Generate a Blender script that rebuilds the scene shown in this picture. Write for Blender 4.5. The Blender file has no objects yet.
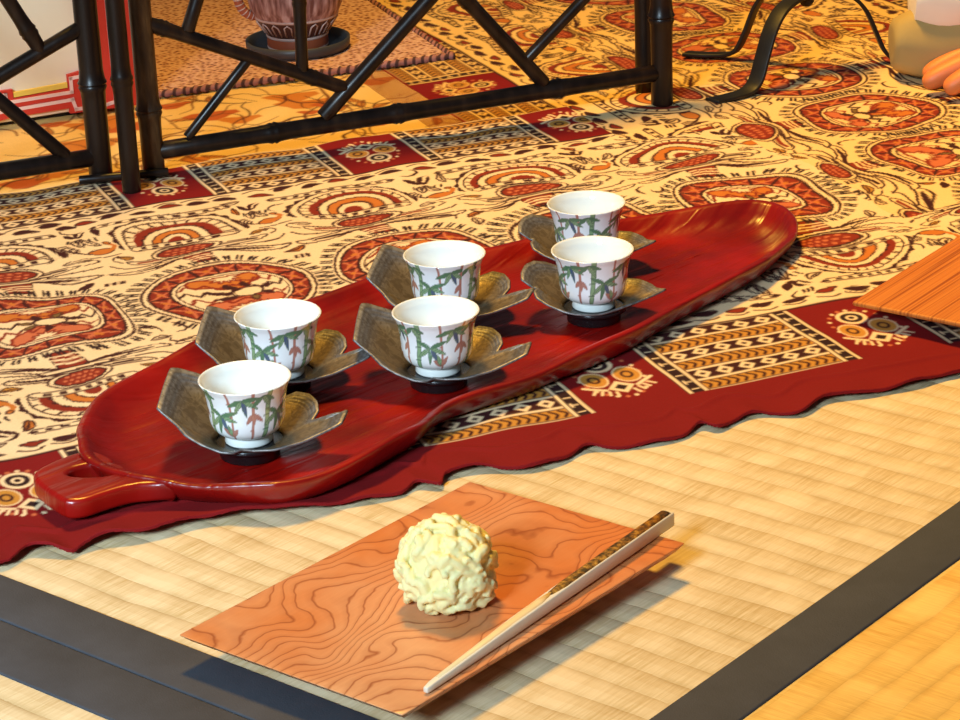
import bpy, bmesh, math, random
import numpy as np
from mathutils import Vector, Matrix

random.seed(7)
rng = np.random.default_rng(7)
scene = bpy.context.scene
col = scene.collection
R = math.radians
PI = math.pi

# ----------------------------------------------------------------- helpers
def link(o):
    col.objects.link(o)
    return o

def tag(o, label=None, cat=None, group=None, kind=None):
    if label: o['label'] = label
    if cat: o['category'] = cat
    if group: o['group'] = group
    if kind: o['kind'] = kind
    return o

def empty(name, loc, rz=0.0):
    o = bpy.data.objects.new(name, None)
    o.empty_display_size = 0.02
    link(o)
    o.location = loc
    o.rotation_euler = (0, 0, rz)
    return o

def mesh(name, verts, faces, mat=None, parent=None, smooth=True, loc=None, rz=0.0):
    me = bpy.data.meshes.new(name)
    me.from_pydata([tuple(v) for v in verts], [], [tuple(f) for f in faces])
    me.update()
    if smooth:
        me.polygons.foreach_set('use_smooth', [True] * len(me.polygons))
    mats = mat if isinstance(mat, (list, tuple)) else [mat]
    for m in mats:
        if m: me.materials.append(m)
    o = bpy.data.objects.new(name, me)
    link(o)
    if parent: o.parent = parent
    if loc is not None: o.location = loc
    o.rotation_euler = (0, 0, rz)
    return o

def fix_normals(o):
    bm = bmesh.new(); bm.from_mesh(o.data)
    bmesh.ops.recalc_face_normals(bm, faces=bm.faces)
    bm.to_mesh(o.data); bm.free()

def bevel(o, w, seg=2, ang=40):
    m = o.modifiers.new('bevel', 'BEVEL'); m.width = w; m.segments = seg
    m.limit_method = 'ANGLE'; m.angle_limit = R(ang)
    return o

def copy_tree(o, parent=None):
    c = o.copy(); link(c)
    if parent: c.parent = parent
    for ch in list(o.children):
        copy_tree(ch, c)
    return c

def catmull(pts, n=8, closed=False):
    P = [np.array(p, float) for p in pts]
    N = len(P); out = []
    for i in range(N if closed else N - 1):
        if closed:
            a, b, c, d = P[(i - 1) % N], P[i], P[(i + 1) % N], P[(i + 2) % N]
        else:
            a, b, c, d = P[max(i - 1, 0)], P[i], P[i + 1], P[min(i + 2, N - 1)]
        for k in range(n):
            t = k / n
            out.append(0.5 * ((2 * b) + (c - a) * t + (2 * a - 5 * b + 4 * c - d) * t * t + (3 * b - a - 3 * c + d) * t ** 3))
    if not closed: out.append(P[-1])
    return np.array(out)

def lathe(prof, n=64, cap_start=False, cap_end=False):
    vs, fs = [], []
    m = len(prof)
    for i in range(n):
        a = 2 * PI * i / n
        for r, z in prof:
            vs.append((r * math.cos(a), r * math.sin(a), z))
    for i in range(n):
        j = (i + 1) % n
        for k in range(m - 1):
            fs.append((i * m + k, j * m + k, j * m + k + 1, i * m + k + 1))
    if cap_start: fs.append([i * m for i in range(n)][::-1])
    if cap_end: fs.append([i * m + m - 1 for i in range(n)])
    return vs, fs

def tube(path, radii, n=14, flat=None):
    """skin a tube along 3-D points; closed ends"""
    P = [Vector(p) for p in path]
    vs, fs = [], []
    up = Vector((0, 0, 1))
    t0 = (P[1] - P[0]).normalized()
    if abs(t0.dot(up)) > 0.95: up = Vector((1, 0, 0))
    side = t0.cross(up).normalized()
    for i, p in enumerate(P):
        t = (P[min(i + 1, len(P) - 1)] - P[max(i - 1, 0)]).normalized()
        side = (side - t * side.dot(t)).normalized()
        u2 = side.cross(t)
        r = radii[i] if hasattr(radii, '__len__') else radii
        for k in range(n):
            a = 2 * PI * k / n
            vs.append(p + side * (math.cos(a) * r) + u2 * (math.sin(a) * r))
    for i in range(len(P) - 1):
        for k in range(n):
            l = (k + 1) % n
            fs.append((i * n + k, i * n + l, (i + 1) * n + l, (i + 1) * n + k))
    fs.append(list(range(n))[::-1])
    fs.append([(len(P) - 1) * n + k for k in range(n)])
    return vs, fs

def box(x0, x1, y0, y1, z0, z1):
    v = [(x0, y0, z0), (x1, y0, z0), (x1, y1, z0), (x0, y1, z0), (x0, y0, z1), (x1, y0, z1), (x1, y1, z1), (x0, y1, z1)]
    f = [(0, 3, 2, 1), (4, 5, 6, 7), (0, 1, 5, 4), (1, 2, 6, 5), (2, 3, 7, 6), (3, 0, 4, 7)]
    return v, f

def prism(poly, z0, z1):
    n = len(poly)
    v = [(p[0], p[1], z0) for p in poly] + [(p[0], p[1], z1) for p in poly]
    f = [list(range(n))[::-1], list(range(n, 2 * n))]
    for i in range(n):
        j = (i + 1) % n
        f.append((i, j, n + j, n + i))
    return v, f

def join(parts):
    V, Fc = [], []
    for v, f in parts:
        o = len(V); V += [tuple(p) for p in v]
        Fc += [tuple(i + o for i in q) for q in f]
    return V, Fc

# ----------------------------------------------------------------- materials
def srgb(r, g, b):
    f = lambda c: (c / 255 / 12.92) if c / 255 <= 0.04045 else ((c / 255 + 0.055) / 1.055) ** 2.4
    return (f(r), f(g), f(b))

class NT:
    def __init__(self, name):
        self.m = bpy.data.materials.new(name); self.m.use_nodes = True
        self.t = self.m.node_tree; self.n = self.t.nodes; self.l = self.t.links
        self.b = self.n['Principled BSDF']
    def new(self, typ, **kw):
        x = self.n.new(typ)
        for k, v in kw.items(): setattr(x, k, v)
        return x
    def set(self, sock, val):
        if hasattr(val, 'is_output'): self.l.new(val, sock)
        elif isinstance(val, (tuple, list)) and len(val) == 3 and sock.type == 'RGBA': sock.default_value = (*val, 1)
        else: sock.default_value = val
    def coord(self, scale=(1, 1, 1), rot=(0, 0, 0), loc=(0, 0, 0), kind='Object'):
        tc = self.new('ShaderNodeTexCoord'); mp = self.new('ShaderNodeMapping')
        mp.inputs['Scale'].default_value = scale; mp.inputs['Rotation'].default_value = rot; mp.inputs['Location'].default_value = loc
        self.l.new(tc.outputs[kind], mp.inputs['Vector'])
        return mp.outputs['Vector']
    def noise(self, vec, scale=5, detail=4, rough=0.5, dist=0.0):
        x = self.new('ShaderNodeTexNoise')
        self.l.new(vec, x.inputs['Vector'])
        x.inputs['Scale'].default_value = scale; x.inputs['Detail'].default_value = detail
        x.inputs['Roughness'].default_value = rough; x.inputs['Distortion'].default_value = dist
        return x.outputs['Fac']
    def wave(self, vec, scale=5, dist=0, detail=2, dscale=1, bands='X', prof='SIN'):
        x = self.new('ShaderNodeTexWave', wave_type='BANDS', bands_direction=bands, wave_profile=prof)
        self.l.new(vec, x.inputs['Vector'])
        x.inputs['Scale'].default_value = scale; x.inputs['Distortion'].default_value = dist
        x.inputs['Detail'].default_value = detail; x.inputs['Detail Scale'].default_value = dscale
        return x.outputs['Fac']
    def vor(self, vec, scale, feature='F1', out='Distance'):
        x = self.new('ShaderNodeTexVoronoi', feature=feature)
        self.l.new(vec, x.inputs['Vector']); x.inputs['Scale'].default_value = scale
        return x.outputs[out]
    def math(self, op, a, b=0.0, c=None):
        x = self.new('ShaderNodeMath', operation=op)
        self.set(x.inputs[0], a); self.set(x.inputs[1], b)
        if c is not None: self.set(x.inputs[2], c)
        return x.outputs[0]
    def ramp(self, fac, stops, interp='LINEAR'):
        x = self.new('ShaderNodeValToRGB'); self.l.new(fac, x.inputs[0])
        cr = x.color_ramp; cr.interpolation = interp
        while len(cr.elements) < len(stops): cr.elements.new(0.5)
        for e, (p, c) in zip(cr.elements, stops):
            e.position = p; e.color = (*c, 1) if len(c) == 3 else c
        return x.outputs[0]
    def mix(self, fac, a, b, mode='MIX'):
        x = self.new('ShaderNodeMix', data_type='RGBA', blend_type=mode)
        self.set(x.inputs[0], fac); self.set(x.inputs[6], a); self.set(x.inputs[7], b)
        return x.outputs[2]
    def bump(self, h, strength=0.3, dist=0.001, normal=None):
        x = self.new('ShaderNodeBump')
        self.l.new(h, x.inputs['Height']); x.inputs['Strength'].default_value = strength; x.inputs['Distance'].default_value = dist
        if normal is not None: self.l.new(normal, x.inputs['Normal'])
        return x.outputs['Normal']
    def attr(self, name, out='Color'):
        x = self.new('ShaderNodeAttribute'); x.attribute_name = name
        return x.outputs[out]
    def done(self, color=None, rough=0.5, metal=0.0, normal=None, spec=None, coat=None, coat_rough=None, sss=None, sheen=None):
        b = self.b
        if color is not None: self.set(b.inputs['Base Color'], color)
        self.set(b.inputs['Roughness'], rough); self.set(b.inputs['Metallic'], metal)
        if normal is not None: self.set(b.inputs['Normal'], normal)
        if spec is not None: self.set(b.inputs['Specular IOR Level'], spec)
        if coat is not None: self.set(b.inputs['Coat Weight'], coat)
        if coat_rough is not None: self.set(b.inputs['Coat Roughness'], coat_rough)
        if sss is not None:
            self.set(b.inputs['Subsurface Weight'], sss[0]); b.inputs['Subsurface Radius'].default_value = sss[1]; b.inputs['Subsurface Scale'].default_value = sss[2]
        if sheen is not None: self.set(b.inputs['Sheen Weight'], sheen)
        return self.m

def mat_tatami(name, base, dark, light, ridge_axis):
    """ridge_axis: 'Y' = ridges run along local x (spacing along y)"""
    t = NT(name)
    v = t.coord()
    sp = t.new('ShaderNodeSeparateXYZ'); t.l.new(v, sp.inputs[0])
    a, q = (sp.outputs[0], sp.outputs[1]) if ridge_axis == 'Y' else (sp.outputs[1], sp.outputs[0])
    wob = t.noise(v, 14, 3)
    qq = t.math('ADD', q, t.math('MULTIPLY', t.math('SUBTRACT', wob, 0.5), 0.010))
    ph = t.math('MULTIPLY', qq, 1 / 0.0152)
    fr = t.math('FRACT', ph)
    tri = t.math('ABSOLUTE', t.math('SUBTRACT', fr, 0.5))            # 0.5 at the groove
    ridge = t.math('POWER', t.math('SUBTRACT', 1.0, t.math('MULTIPLY', tri, 2.0)), 0.55)
    # fine rushes run across the ridges
    cb = t.new('ShaderNodeCombineXYZ'); t.l.new(t.math('MULTIPLY', a, 900), cb.inputs[0]); t.l.new(t.math('MULTIPLY', q, 45), cb.inputs[1])
    rush = t.noise(cb.outputs[0], 1.0, 2, 0.6)
    cb2 = t.new('ShaderNodeCombineXYZ'); t.l.new(t.math('MULTIPLY', a, 160), cb2.inputs[0]); t.l.new(t.math('MULTIPLY', t.math('FLOOR', ph), 7.31), cb2.inputs[1])
    lump = t.noise(cb2.outputs[0], 0.22, 2, 0.5)
    c = t.mix(t.ramp(rush, [(0.33, (0, 0, 0)), (0.68, (1, 1, 1))]), dark, base)
    c = t.mix(t.ramp(lump, [(0.35, (0, 0, 0)), (0.7, (.75, .75, .75))]), c, light)
    brk = t.noise(v, 55, 3)
    g = t.math('MULTIPLY', t.ramp(tri, [(0.26, (0, 0, 0)), (0.5, (.6, .6, .6))]), t.ramp(brk, [(0.35, (.15, .15, .15)), (0.65, (1, 1, 1))]))
    c = t.mix(g, c, tuple(x * 0.80 for x in dark))
    h = t.math('ADD', t.math('MULTIPLY', ridge, 1.0), t.math('MULTIPLY', rush, 0.30))
    h = t.math('ADD', h, t.math('MULTIPLY', lump, 0.35))
    return t.done(c, 0.55, normal=t.bump(h, 0.55, 0.0011), spec=0.35)

def mat_print(name, weave=1.0):
    t = NT(name)
    v = t.coord()
    c = t.attr('print')
    n = t.noise(v, 900, 2)
    c = t.mix(t.math('MULTIPLY', n, 0.22), c, (0.02, 0.01, 0.01), 'MIX') if weave else c
    big = t.noise(v, 9, 3)
    c = t.mix(t.math('MULTIPLY', t.math('SUBTRACT', big, 0.3), 0.10), c, srgb(200, 120, 60), 'MULTIPLY')
    return t.done(c, 0.85, normal=t.bump(t.math('ADD', t.math('MULTIPLY', t.noise(v, 60, 4), 1.0), t.math('MULTIPLY', n, 0.15)), 0.35, 0.002), spec=0.2)

def mat_plain(name, c, rough=0.5, metal=0.0, var=0.15, scale=60, bumps=0.1, **kw):
    t = NT(name); v = t.coord()
    n = t.noise(v, scale, 4)
    cc = t.mix(n, tuple(x * (1 - var) for x in c), tuple(min(1, x * (1 + var)) for x in c))
    return t.done(cc, rough, metal, normal=t.bump(n, bumps, 0.001), **kw)

M = {}
M['tatami'] = mat_tatami('pale rush weave', srgb(222, 200, 160), srgb(194, 166, 116), srgb(234, 214, 176), 'Y')
M['tatami_gold'] = mat_tatami('golden rush weave', srgb(240, 196, 104), srgb(216, 162, 74), srgb(250, 210, 122), 'X')
t = NT('dark border cloth'); v = t.coord()
M['heri'] = t.done(t.mix(t.noise(v, 35, 5, .65), (0.026, 0.028, 0.035), (0.062, 0.065, 0.078)), 0.7, normal=t.bump(t.noise(v, 1400, 1), 0.25, 0.0006), spec=0.35)
M['mat_core'] = mat_plain('straw core', srgb(190, 160, 100), 0.9)
M['boards'] = mat_plain('floor boards', srgb(90, 62, 38), 0.6)
M['print'] = mat_print('printed cotton')

# red lacquer: adzed, glossy
t = NT('red lacquer'); v = t.coord(rot=(0, 0, R(-44)))
sv = t.coord(rot=(0, 0, R(-44)), scale=(1, 1, 1))
st = t.new('ShaderNodeMapping'); t.l.new(v, st.inputs[0]); st.inputs['Scale'].default_value = (13, 95, 1)
adz = t.noise(st.outputs[0], 1.0, 2, 0.45, 0.6)
fine = t.noise(v, 160, 3)
big = t.noise(v, 16, 4, 0.55)
c = t.mix(t.ramp(big, [(0.3, (0, 0, 0)), (0.7, (1, 1, 1))]), srgb(108, 7, 5), srgb(168, 17, 7))
c = t.mix(t.math('MULTIPLY', adz, 0.35), c, srgb(80, 4, 4))
M['lacquer'] = t.done(c, 0.30, normal=t.bump(t.math('ADD', adz, t.math('MULTIPLY', fine, 0.08)), 0.95, 0.0024), spec=0.5, coat=0.22, coat_rough=0.2)

M['porcelain'] = None
t = NT('painted porcelain')
M['porcelain'] = t.done(t.attr('glaze'), 0.09, spec=0.55, coat=0.3, coat_rough=0.05, sss=None)
M['porcelain_plain'] = mat_plain('white porcelain', srgb(232, 232, 226), 0.12, var=0.02, bumps=0.0, spec=0.55)

# pewter wings with nested engraved lines
t = NT('engraved pewter'); v = t.coord()
tt = t.attr('ring', 'Fac')
nz = t.noise(v, 70, 3)
lines = t.math('SINE', t.math('MULTIPLY', t.math('ADD', tt, t.math('MULTIPLY', nz, 0.03)), 75.0))
edge = t.ramp(tt, [(0.66, (0, 0, 0)), (0.72, (1, 1, 1))])
vein = t.noise(v, 240, 3, .6, 1.2)
c = t.ramp(tt, [(0.0, srgb(112, 98, 76)), (0.60, srgb(136, 118, 88)), (0.74, srgb(136, 126, 112)), (0.80, srgb(124, 122, 122)), (1.0, srgb(150, 148, 146))])
c = t.mix(t.math('MULTIPLY', t.math('MULTIPLY', t.math('ADD', lines, 1.0), edge), 0.16), c, srgb(60, 50, 38))
c = t.mix(t.ramp(vein, [(0.42, (.5, .5, .5)), (0.58, (0, 0, 0))]), c, srgb(70, 54, 32))
hh = t.math('ADD', t.math('MULTIPLY', t.math('MULTIPLY', lines, edge), 0.25), t.math('MULTIPLY', vein, 0.9))
M['pewter'] = t.done(c, 0.42, 0.5, normal=t.bump(hh, 0.30, 0.0006))
M['black_lacquer'] = mat_plain('black lacquer', (0.008, 0.008, 0.009), 0.25, var=0.3, bumps=0.03, spec=0.5)

# zelkova plate, swirling grain
t = NT('swirl grain wood'); v = t.coord(rot=(0, 0, R(-50)))
sp = t.new('ShaderNodeSeparateXYZ'); t.l.new(v, sp.inputs[0])
mpg = t.new('ShaderNodeMapping'); t.l.new(v, mpg.inputs[0]); mpg.inputs['Scale'].default_value = (1.0, 1.25, 1)
w1 = t.noise(mpg.outputs[0], 15, 1.5, 0.45, 0.4)
w2 = t.noise(v, 75, 2, 0.5)
ph = t.math('ADD', t.math('MULTIPLY', sp.outputs[1], 120.0), t.math('ADD', t.math('MULTIPLY', w1, 15.0), t.math('MULTIPLY', w2, 0.9)))
g = t.math('FRACT', ph)
line = t.ramp(g, [(0.0, (1, 1, 1)), (0.09, (.30, .30, .30)), (0.45, (0.06, .06, .06)), (0.88, (.12, .12, .12)), (1.0, (.9, .9, .9))])
c = t.mix(t.ramp(t.noise(v, 15, 4), [(0.35, (0, 0, 0)), (0.65, (1, 1, 1))]), srgb(224, 164, 116), srgb(214, 126, 66))
c = t.mix(t.math('MULTIPLY', line, 0.85), c, srgb(140, 64, 28))
fs = t.new('ShaderNodeMapping'); t.l.new(v, fs.inputs[0]); fs.inputs['Scale'].default_value = (40, 700, 1)
c = t.mix(t.math('MULTIPLY', t.noise(fs.outputs[0], 1, 2), 0.22), c, srgb(168, 84, 38))
M['plate'] = t.done(c, 0.34, normal=t.bump(line, -0.10, 0.0005), spec=0.35)

# straight grain cedar
t = NT('straight grain cedar'); v = t.coord()
sm = t.new('ShaderNodeMapping'); t.l.new(v, sm.inputs[0]); sm.inputs['Scale'].default_value = (3, 430, 3)
g = t.noise(sm.outputs[0], 1.0, 2, 0.5)
sm2 = t.new('ShaderNodeMapping'); t.l.new(v, sm2.inputs[0]); sm2.inputs['Scale'].default_value = (5, 900, 5)
c = t.ramp(g, [(0.36, srgb(146, 70, 22)), (0.5, srgb(206, 124, 52)), (0.64, srgb(180, 96, 34))])
c = t.mix(t.math('MULTIPLY', t.noise(sm2.outputs[0], 1, 1), 0.3), c, srgb(150, 76, 24))
M['cedar'] = t.done(c, 0.45, normal=t.bump(g, 0.3, 0.0008), spec=0.35)

t = NT('smoked bamboo'); v = t.coord()
sb = t.new('ShaderNodeMapping'); t.l.new(v, sb.inputs[0]); sb.inputs['Scale'].default_value = (120, 120, 9)
c = t.ramp(t.noise(sb.outputs[0], 1, 3), [(0.3, (0.006, 0.003, 0.002)), (0.55, (0.014, 0.007, 0.0045)), (0.75, (0.030, 0.015, 0.008))])
M['bamboo'] = t.done(c, 0.33, normal=t.bump(t.noise(sb.outputs[0], 1, 2), 0.08, 0.001), spec=0.3)
t = NT('mottled smoked bamboo'); v = t.coord()
sb = t.new('ShaderNodeMapping'); t.l.new(v, sb.inputs[0]); sb.inputs['Scale'].default_value = (160, 160, 30)
c = t.ramp(t.noise(sb.outputs[0], 1, 4, .65), [(0.35, (0.020, 0.010, 0.005)), (0.55, (0.062, 0.034, 0.014)), (0.75, (0.13, 0.074, 0.030))])
M['bamboo_pale'] = t.done(c, 0.4, normal=t.bump(t.noise(sb.outputs[0], 1, 2), 0.1, 0.001), spec=0.45)

M['iron'] = mat_plain('wrought iron', (0.012, 0.011, 0.010), 0.5, 0.3, var=0.4, scale=120, bumps=0.3)
t = NT('sweet bean strands'); v = t.coord()
c = t.mix(t.ramp(t.noise(v, 60, 3), [(0.35, (0, 0, 0)), (0.65, (1, 1, 1))]), srgb(240, 224, 158), srgb(228, 222, 164))
M['kinton'] = t.done(c, 0.55, normal=t.bump(t.noise(v, 500, 3), 0.25, 0.0008), spec=0.3, sss=(0.25, (0.006, 0.005, 0.003), 1.0))
M['pale_wood'] = mat_plain('fresh pale wood', srgb(226, 214, 192), 0.5, var=0.05, scale=90)
t = NT('cut face wood'); v = t.coord()
M['cut_wood'] = t.done(t.mix(t.noise(v, 80, 3), srgb(236, 210, 160), srgb(226, 190, 130)), 0.5)
t = NT('mottled bark'); v = t.coord()
c = t.ramp(t.noise(v, 330, 4, .6), [(0.38, srgb(46, 28, 14)), (0.52, srgb(132, 88, 30)), (0.66, srgb(196, 146, 58))])
M['bark'] = t.done(c, 0.6, normal=t.bump(t.noise(v, 400, 3), 0.5, 0.001))

t = NT('woven rug'); v = t.coord()
vo = t.vor(v, 250); 
c = t.ramp(vo, [(0.15, srgb(84, 42, 32)), (0.32, srgb(176, 122, 98)), (0.6, srgb(222, 178, 154))])
c = t.mix(t.math('MULTIPLY', t.noise(v, 14, 3), 0.35), c, srgb(130, 76, 60))
M['rug'] = t.done(c, 0.9, normal=t.bump(vo, 0.9, 0.002))
t = NT('braided rug edge'); v = t.coord()
c = t.ramp(t.wave(t.coord(rot=(0, 0, R(40))), 62, 3, 2), [(0.2, srgb(70, 40, 36)), (0.7, srgb(160, 104, 92))])
M['rug_edge'] = t.done(c, 0.9)
t = NT('combed stoneware'); v = t.coord()
sb = t.new('ShaderNodeMapping'); t.l.new(v, sb.inputs[0]); sb.inputs['Scale'].default_value = (260, 260, 40)
c = t.ramp(t.noise(sb.outputs[0], 1, 2, .5), [(0.35, srgb(110, 66, 60)), (0.52, srgb(160, 118, 110)), (0.68, srgb(196, 160, 152))])
M['pot'] = t.done(c, 0.5, normal=t.bump(t.noise(sb.outputs[0], 1, 2), 0.5, 0.001))
M['pot_dark'] = mat_plain('dark glaze band', srgb(84, 52, 44), 0.4)
M['pot_terra'] = mat_plain('terracotta band', srgb(170, 84, 52), 0.5)
M['pot_white'] = mat_plain('white slip', srgb(196, 170, 160), 0.5, var=0.05)
M['dish'] = mat_plain('dark grey dish', srgb(62, 62, 64), 0.45)
t = NT('cream paper'); v = t.coord()
M['cream'] = t.done(t.mix(t.noise(v, 30, 4), srgb(248, 226, 184), srgb(252, 238, 206)), 0.75)
M['red_paint'] = mat_plain('red paint', srgb(206, 52, 34), 0.55, var=0.12, scale=40)
M['white_line'] = mat_plain('pinkish white paint', srgb(244, 200, 180), 0.6, var=0.05)
M['gold_line'] = mat_plain('yellow paint', srgb(244, 200, 80), 0.6, var=0.05)
M['dark_base'] = mat_plain('dark base', (0.012, 0.011, 0.011), 0.6)
M['skin'] = mat_plain('skin', srgb(214, 124, 66), 0.5, var=0.06, sss=(0.15, (0.01, 0.004, 0.002), 1.0))
M['sleeve_white'] = mat_plain('white cloth', srgb(246, 230, 200), 0.85, var=0.05)
M['sleeve_olive'] = mat_plain('olive cloth', srgb(172, 146, 86), 0.85, var=0.2, scale=25)

# ----------------------------------------------------------------- camera
FPX, PITCH, ROLL, CH = 2550.0, R(21.6), R(2.3), 0.5
cd = bpy.data.cameras.new('camera'); cam = link(bpy.data.objects.new('camera', cd))
cd.sensor_width = 36; cd.lens = FPX / 960 * 36; cd.clip_start = 0.01
c_, s_ = math.cos(PITCH), math.sin(PITCH)
fwd = Vector((0, c_, -s_)); R0 = Vector((1, 0, 0)); U0 = Vector((0, s_, c_))
Rc = R0 * math.cos(ROLL) - U0 * math.sin(ROLL); Uc = R0 * math.sin(ROLL) + U0 * math.cos(ROLL)
cam.matrix_world = Matrix(((Rc.x, Uc.x, -fwd.x, 0), (Rc.y, Uc.y, -fwd.y, 0), (Rc.z, Uc.z, -fwd.z, CH), (0, 0, 0, 1)))
scene.camera = cam

# ----------------------------------------------------------------- print raster: shapes drawn in cloth millimetres onto vertex colours
def seg_dist(X, Y, P, closed=False):
    P = np.asarray(P, float)
    Q = np.roll(P, -1, 0) if closed else P[1:]
    A = P if closed else P[:-1]
    D = np.full(X.shape, 1e9); T = np.zeros(X.shape)
    n = len(A)
    for i in range(n):
        dx, dy = Q[i] - A[i]; L2 = dx * dx + dy * dy + 1e-12
        t = np.clip(((X - A[i, 0]) * dx + (Y - A[i, 1]) * dy) / L2, 0, 1)
        d = np.hypot(X - A[i, 0] - t * dx, Y - A[i, 1] - t * dy)
        m = d < D
        D = np.where(m, d, D); T = np.where(m, (i + t) / n, T)
    return D, T

class Canvas:
    def __init__(self, u0, u1, v0, v1, du, dv, bg):
        self.us = np.arange(u0, u1, du); self.vs = np.arange(v0, v1, dv)
        self.du, self.dv, self.u0, self.v0 = du, dv, u0, v0
        self.C = np.empty((len(self.vs), len(self.us), 3)); self.C[:] = bg
        self.clip = None; self.aa = max(du, dv); self.lw = 1.0
        self.f = lambda a, b: (a, b)
    def _box(self, P, pad):
        lo = P.min(0) - pad; hi = P.max(0) + pad
        i0 = max(int((lo[0] - self.u0) / self.du), 0); i1 = min(int((hi[0] - self.u0) / self.du) + 2, len(self.us))
        j0 = max(int((lo[1] - self.v0) / self.dv), 0); j1 = min(int((hi[1] - self.v0) / self.dv) + 2, len(self.vs))
        if i0 >= i1 or j0 >= j1: return None
        X, Y = np.meshgrid(self.us[i0:i1], self.vs[j0:j1])
        return (slice(j0, j1), slice(i0, i1)), X, Y
    def _blend(self, sl, a, c):
        if self.clip is not None: a = a * self.clip[sl]
        self.C[sl] = self.C[sl] * (1 - a[..., None]) + np.array(c) * a[..., None]
    def tr(self, pts):
        return np.array([self.f(p[0], p[1]) for p in pts], float)
    def stroke(self, pts, w, c, closed=False, taper=0.0, n=5, smooth=True):
        if smooth and len(pts) > 2: pts = catmull(pts, n, closed)
        w = w * self.lw
        P = self.tr(pts); b = self._box(P, w)
        if b is None: return
        sl, X, Y = b
        D, T = seg_dist(X, Y, P, closed)
        ww = w * 0.5 * ((1 - taper) + taper * np.sin(PI * np.clip(T, 0.0, 1)))
        self._blend(sl, np.clip(0.5 + (ww - D) / self.aa, 0, 1), c)
    def poly(self, pts, c, line=None, lw=0.0012, smooth=False, n=5):
        if smooth: pts = catmull(pts, n, True)
        lw = lw * self.lw; P = self.tr(pts); b = self._box(P, lw + self.aa)
        if b is None: return
        sl, X, Y = b
        D, _ = seg_dist(X, Y, P, True)
        ins = np.zeros(X.shape, bool); Q = np.roll(P, -1, 0)
        for (x1, y1), (x2, y2) in zip(P, Q):
            if y1 == y2: continue
            cnd = ((y1 > Y) != (y2 > Y)) & (X < (x2 - x1) * (Y - y1) / (y2 - y1) + x1)
            ins ^= cnd
        sd = np.where(ins, -D, D)
        if c is not None: self._blend(sl, np.clip(0.5 - sd / self.aa, 0, 1), c)
        if line is not None: self._blend(sl, np.clip(0.5 + (lw * 0.5 - D) / self.aa, 0, 1), line)
    def rect(self, a0, a1, b0, b1, c):
        self.poly([(a0, b0), (a1, b0), (a1, b1), (a0, b1)], c)

CREAM = srgb(240, 210, 166); DARK = srgb(60, 18, 20); RUST = srgb(134, 40, 22); ORNG = srgb(198, 114, 44)
MAROON = srgb(124, 8, 13); GOLD = srgb(196, 136, 54); PINK = srgb(200, 108, 70); BLK = srgb(44, 18, 22)
mm = 0.001

def sup(rx, ry, p=2.5, n=44, cx=0, cy=0, wob=0):
    o = []
    for i in range(n):
        a = 2 * PI * i / n
        ca, sa = math.cos(a), math.sin(a)
        k = (abs(ca) ** p + abs(sa) ** p) ** (-1 / p)
        k *= 1 + wob * math.sin(3 * a + 0.5)
        o.append((cx + rx * k * ca, cy + ry * k * sa))
    return o

def leaf(cv, a, b, L, W, ang, fill, line=DARK, vein=True, lw=1.0, bend=0.15):
    ca, sa = math.cos(ang), math.sin(ang)
    loc = [(0, 0), (.25, .42), (.55, .5), (.85, .22), (1, 0), (.85, -.16), (.55, -.34), (.25, -.32)]
    pts = []
    for x, y in loc:
        yy = y * W + bend * W * math.sin(x * PI); xx = x * L
        pts.append((a + xx * ca - yy * sa, b + xx * sa + yy * ca))
    cv.poly(pts, fill, line, lw, smooth=True, n=4)
    if vein:
        q = [(a + x * L * ca - (bend * W * math.sin(x * PI)) * sa, b + x * L * sa + bend * W * math.sin(x * PI) * ca) for x in (0.1, .4, .7, .92)]
        cv.stroke(q, lw * 1.2, line, taper=0.6, n=3)

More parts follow.
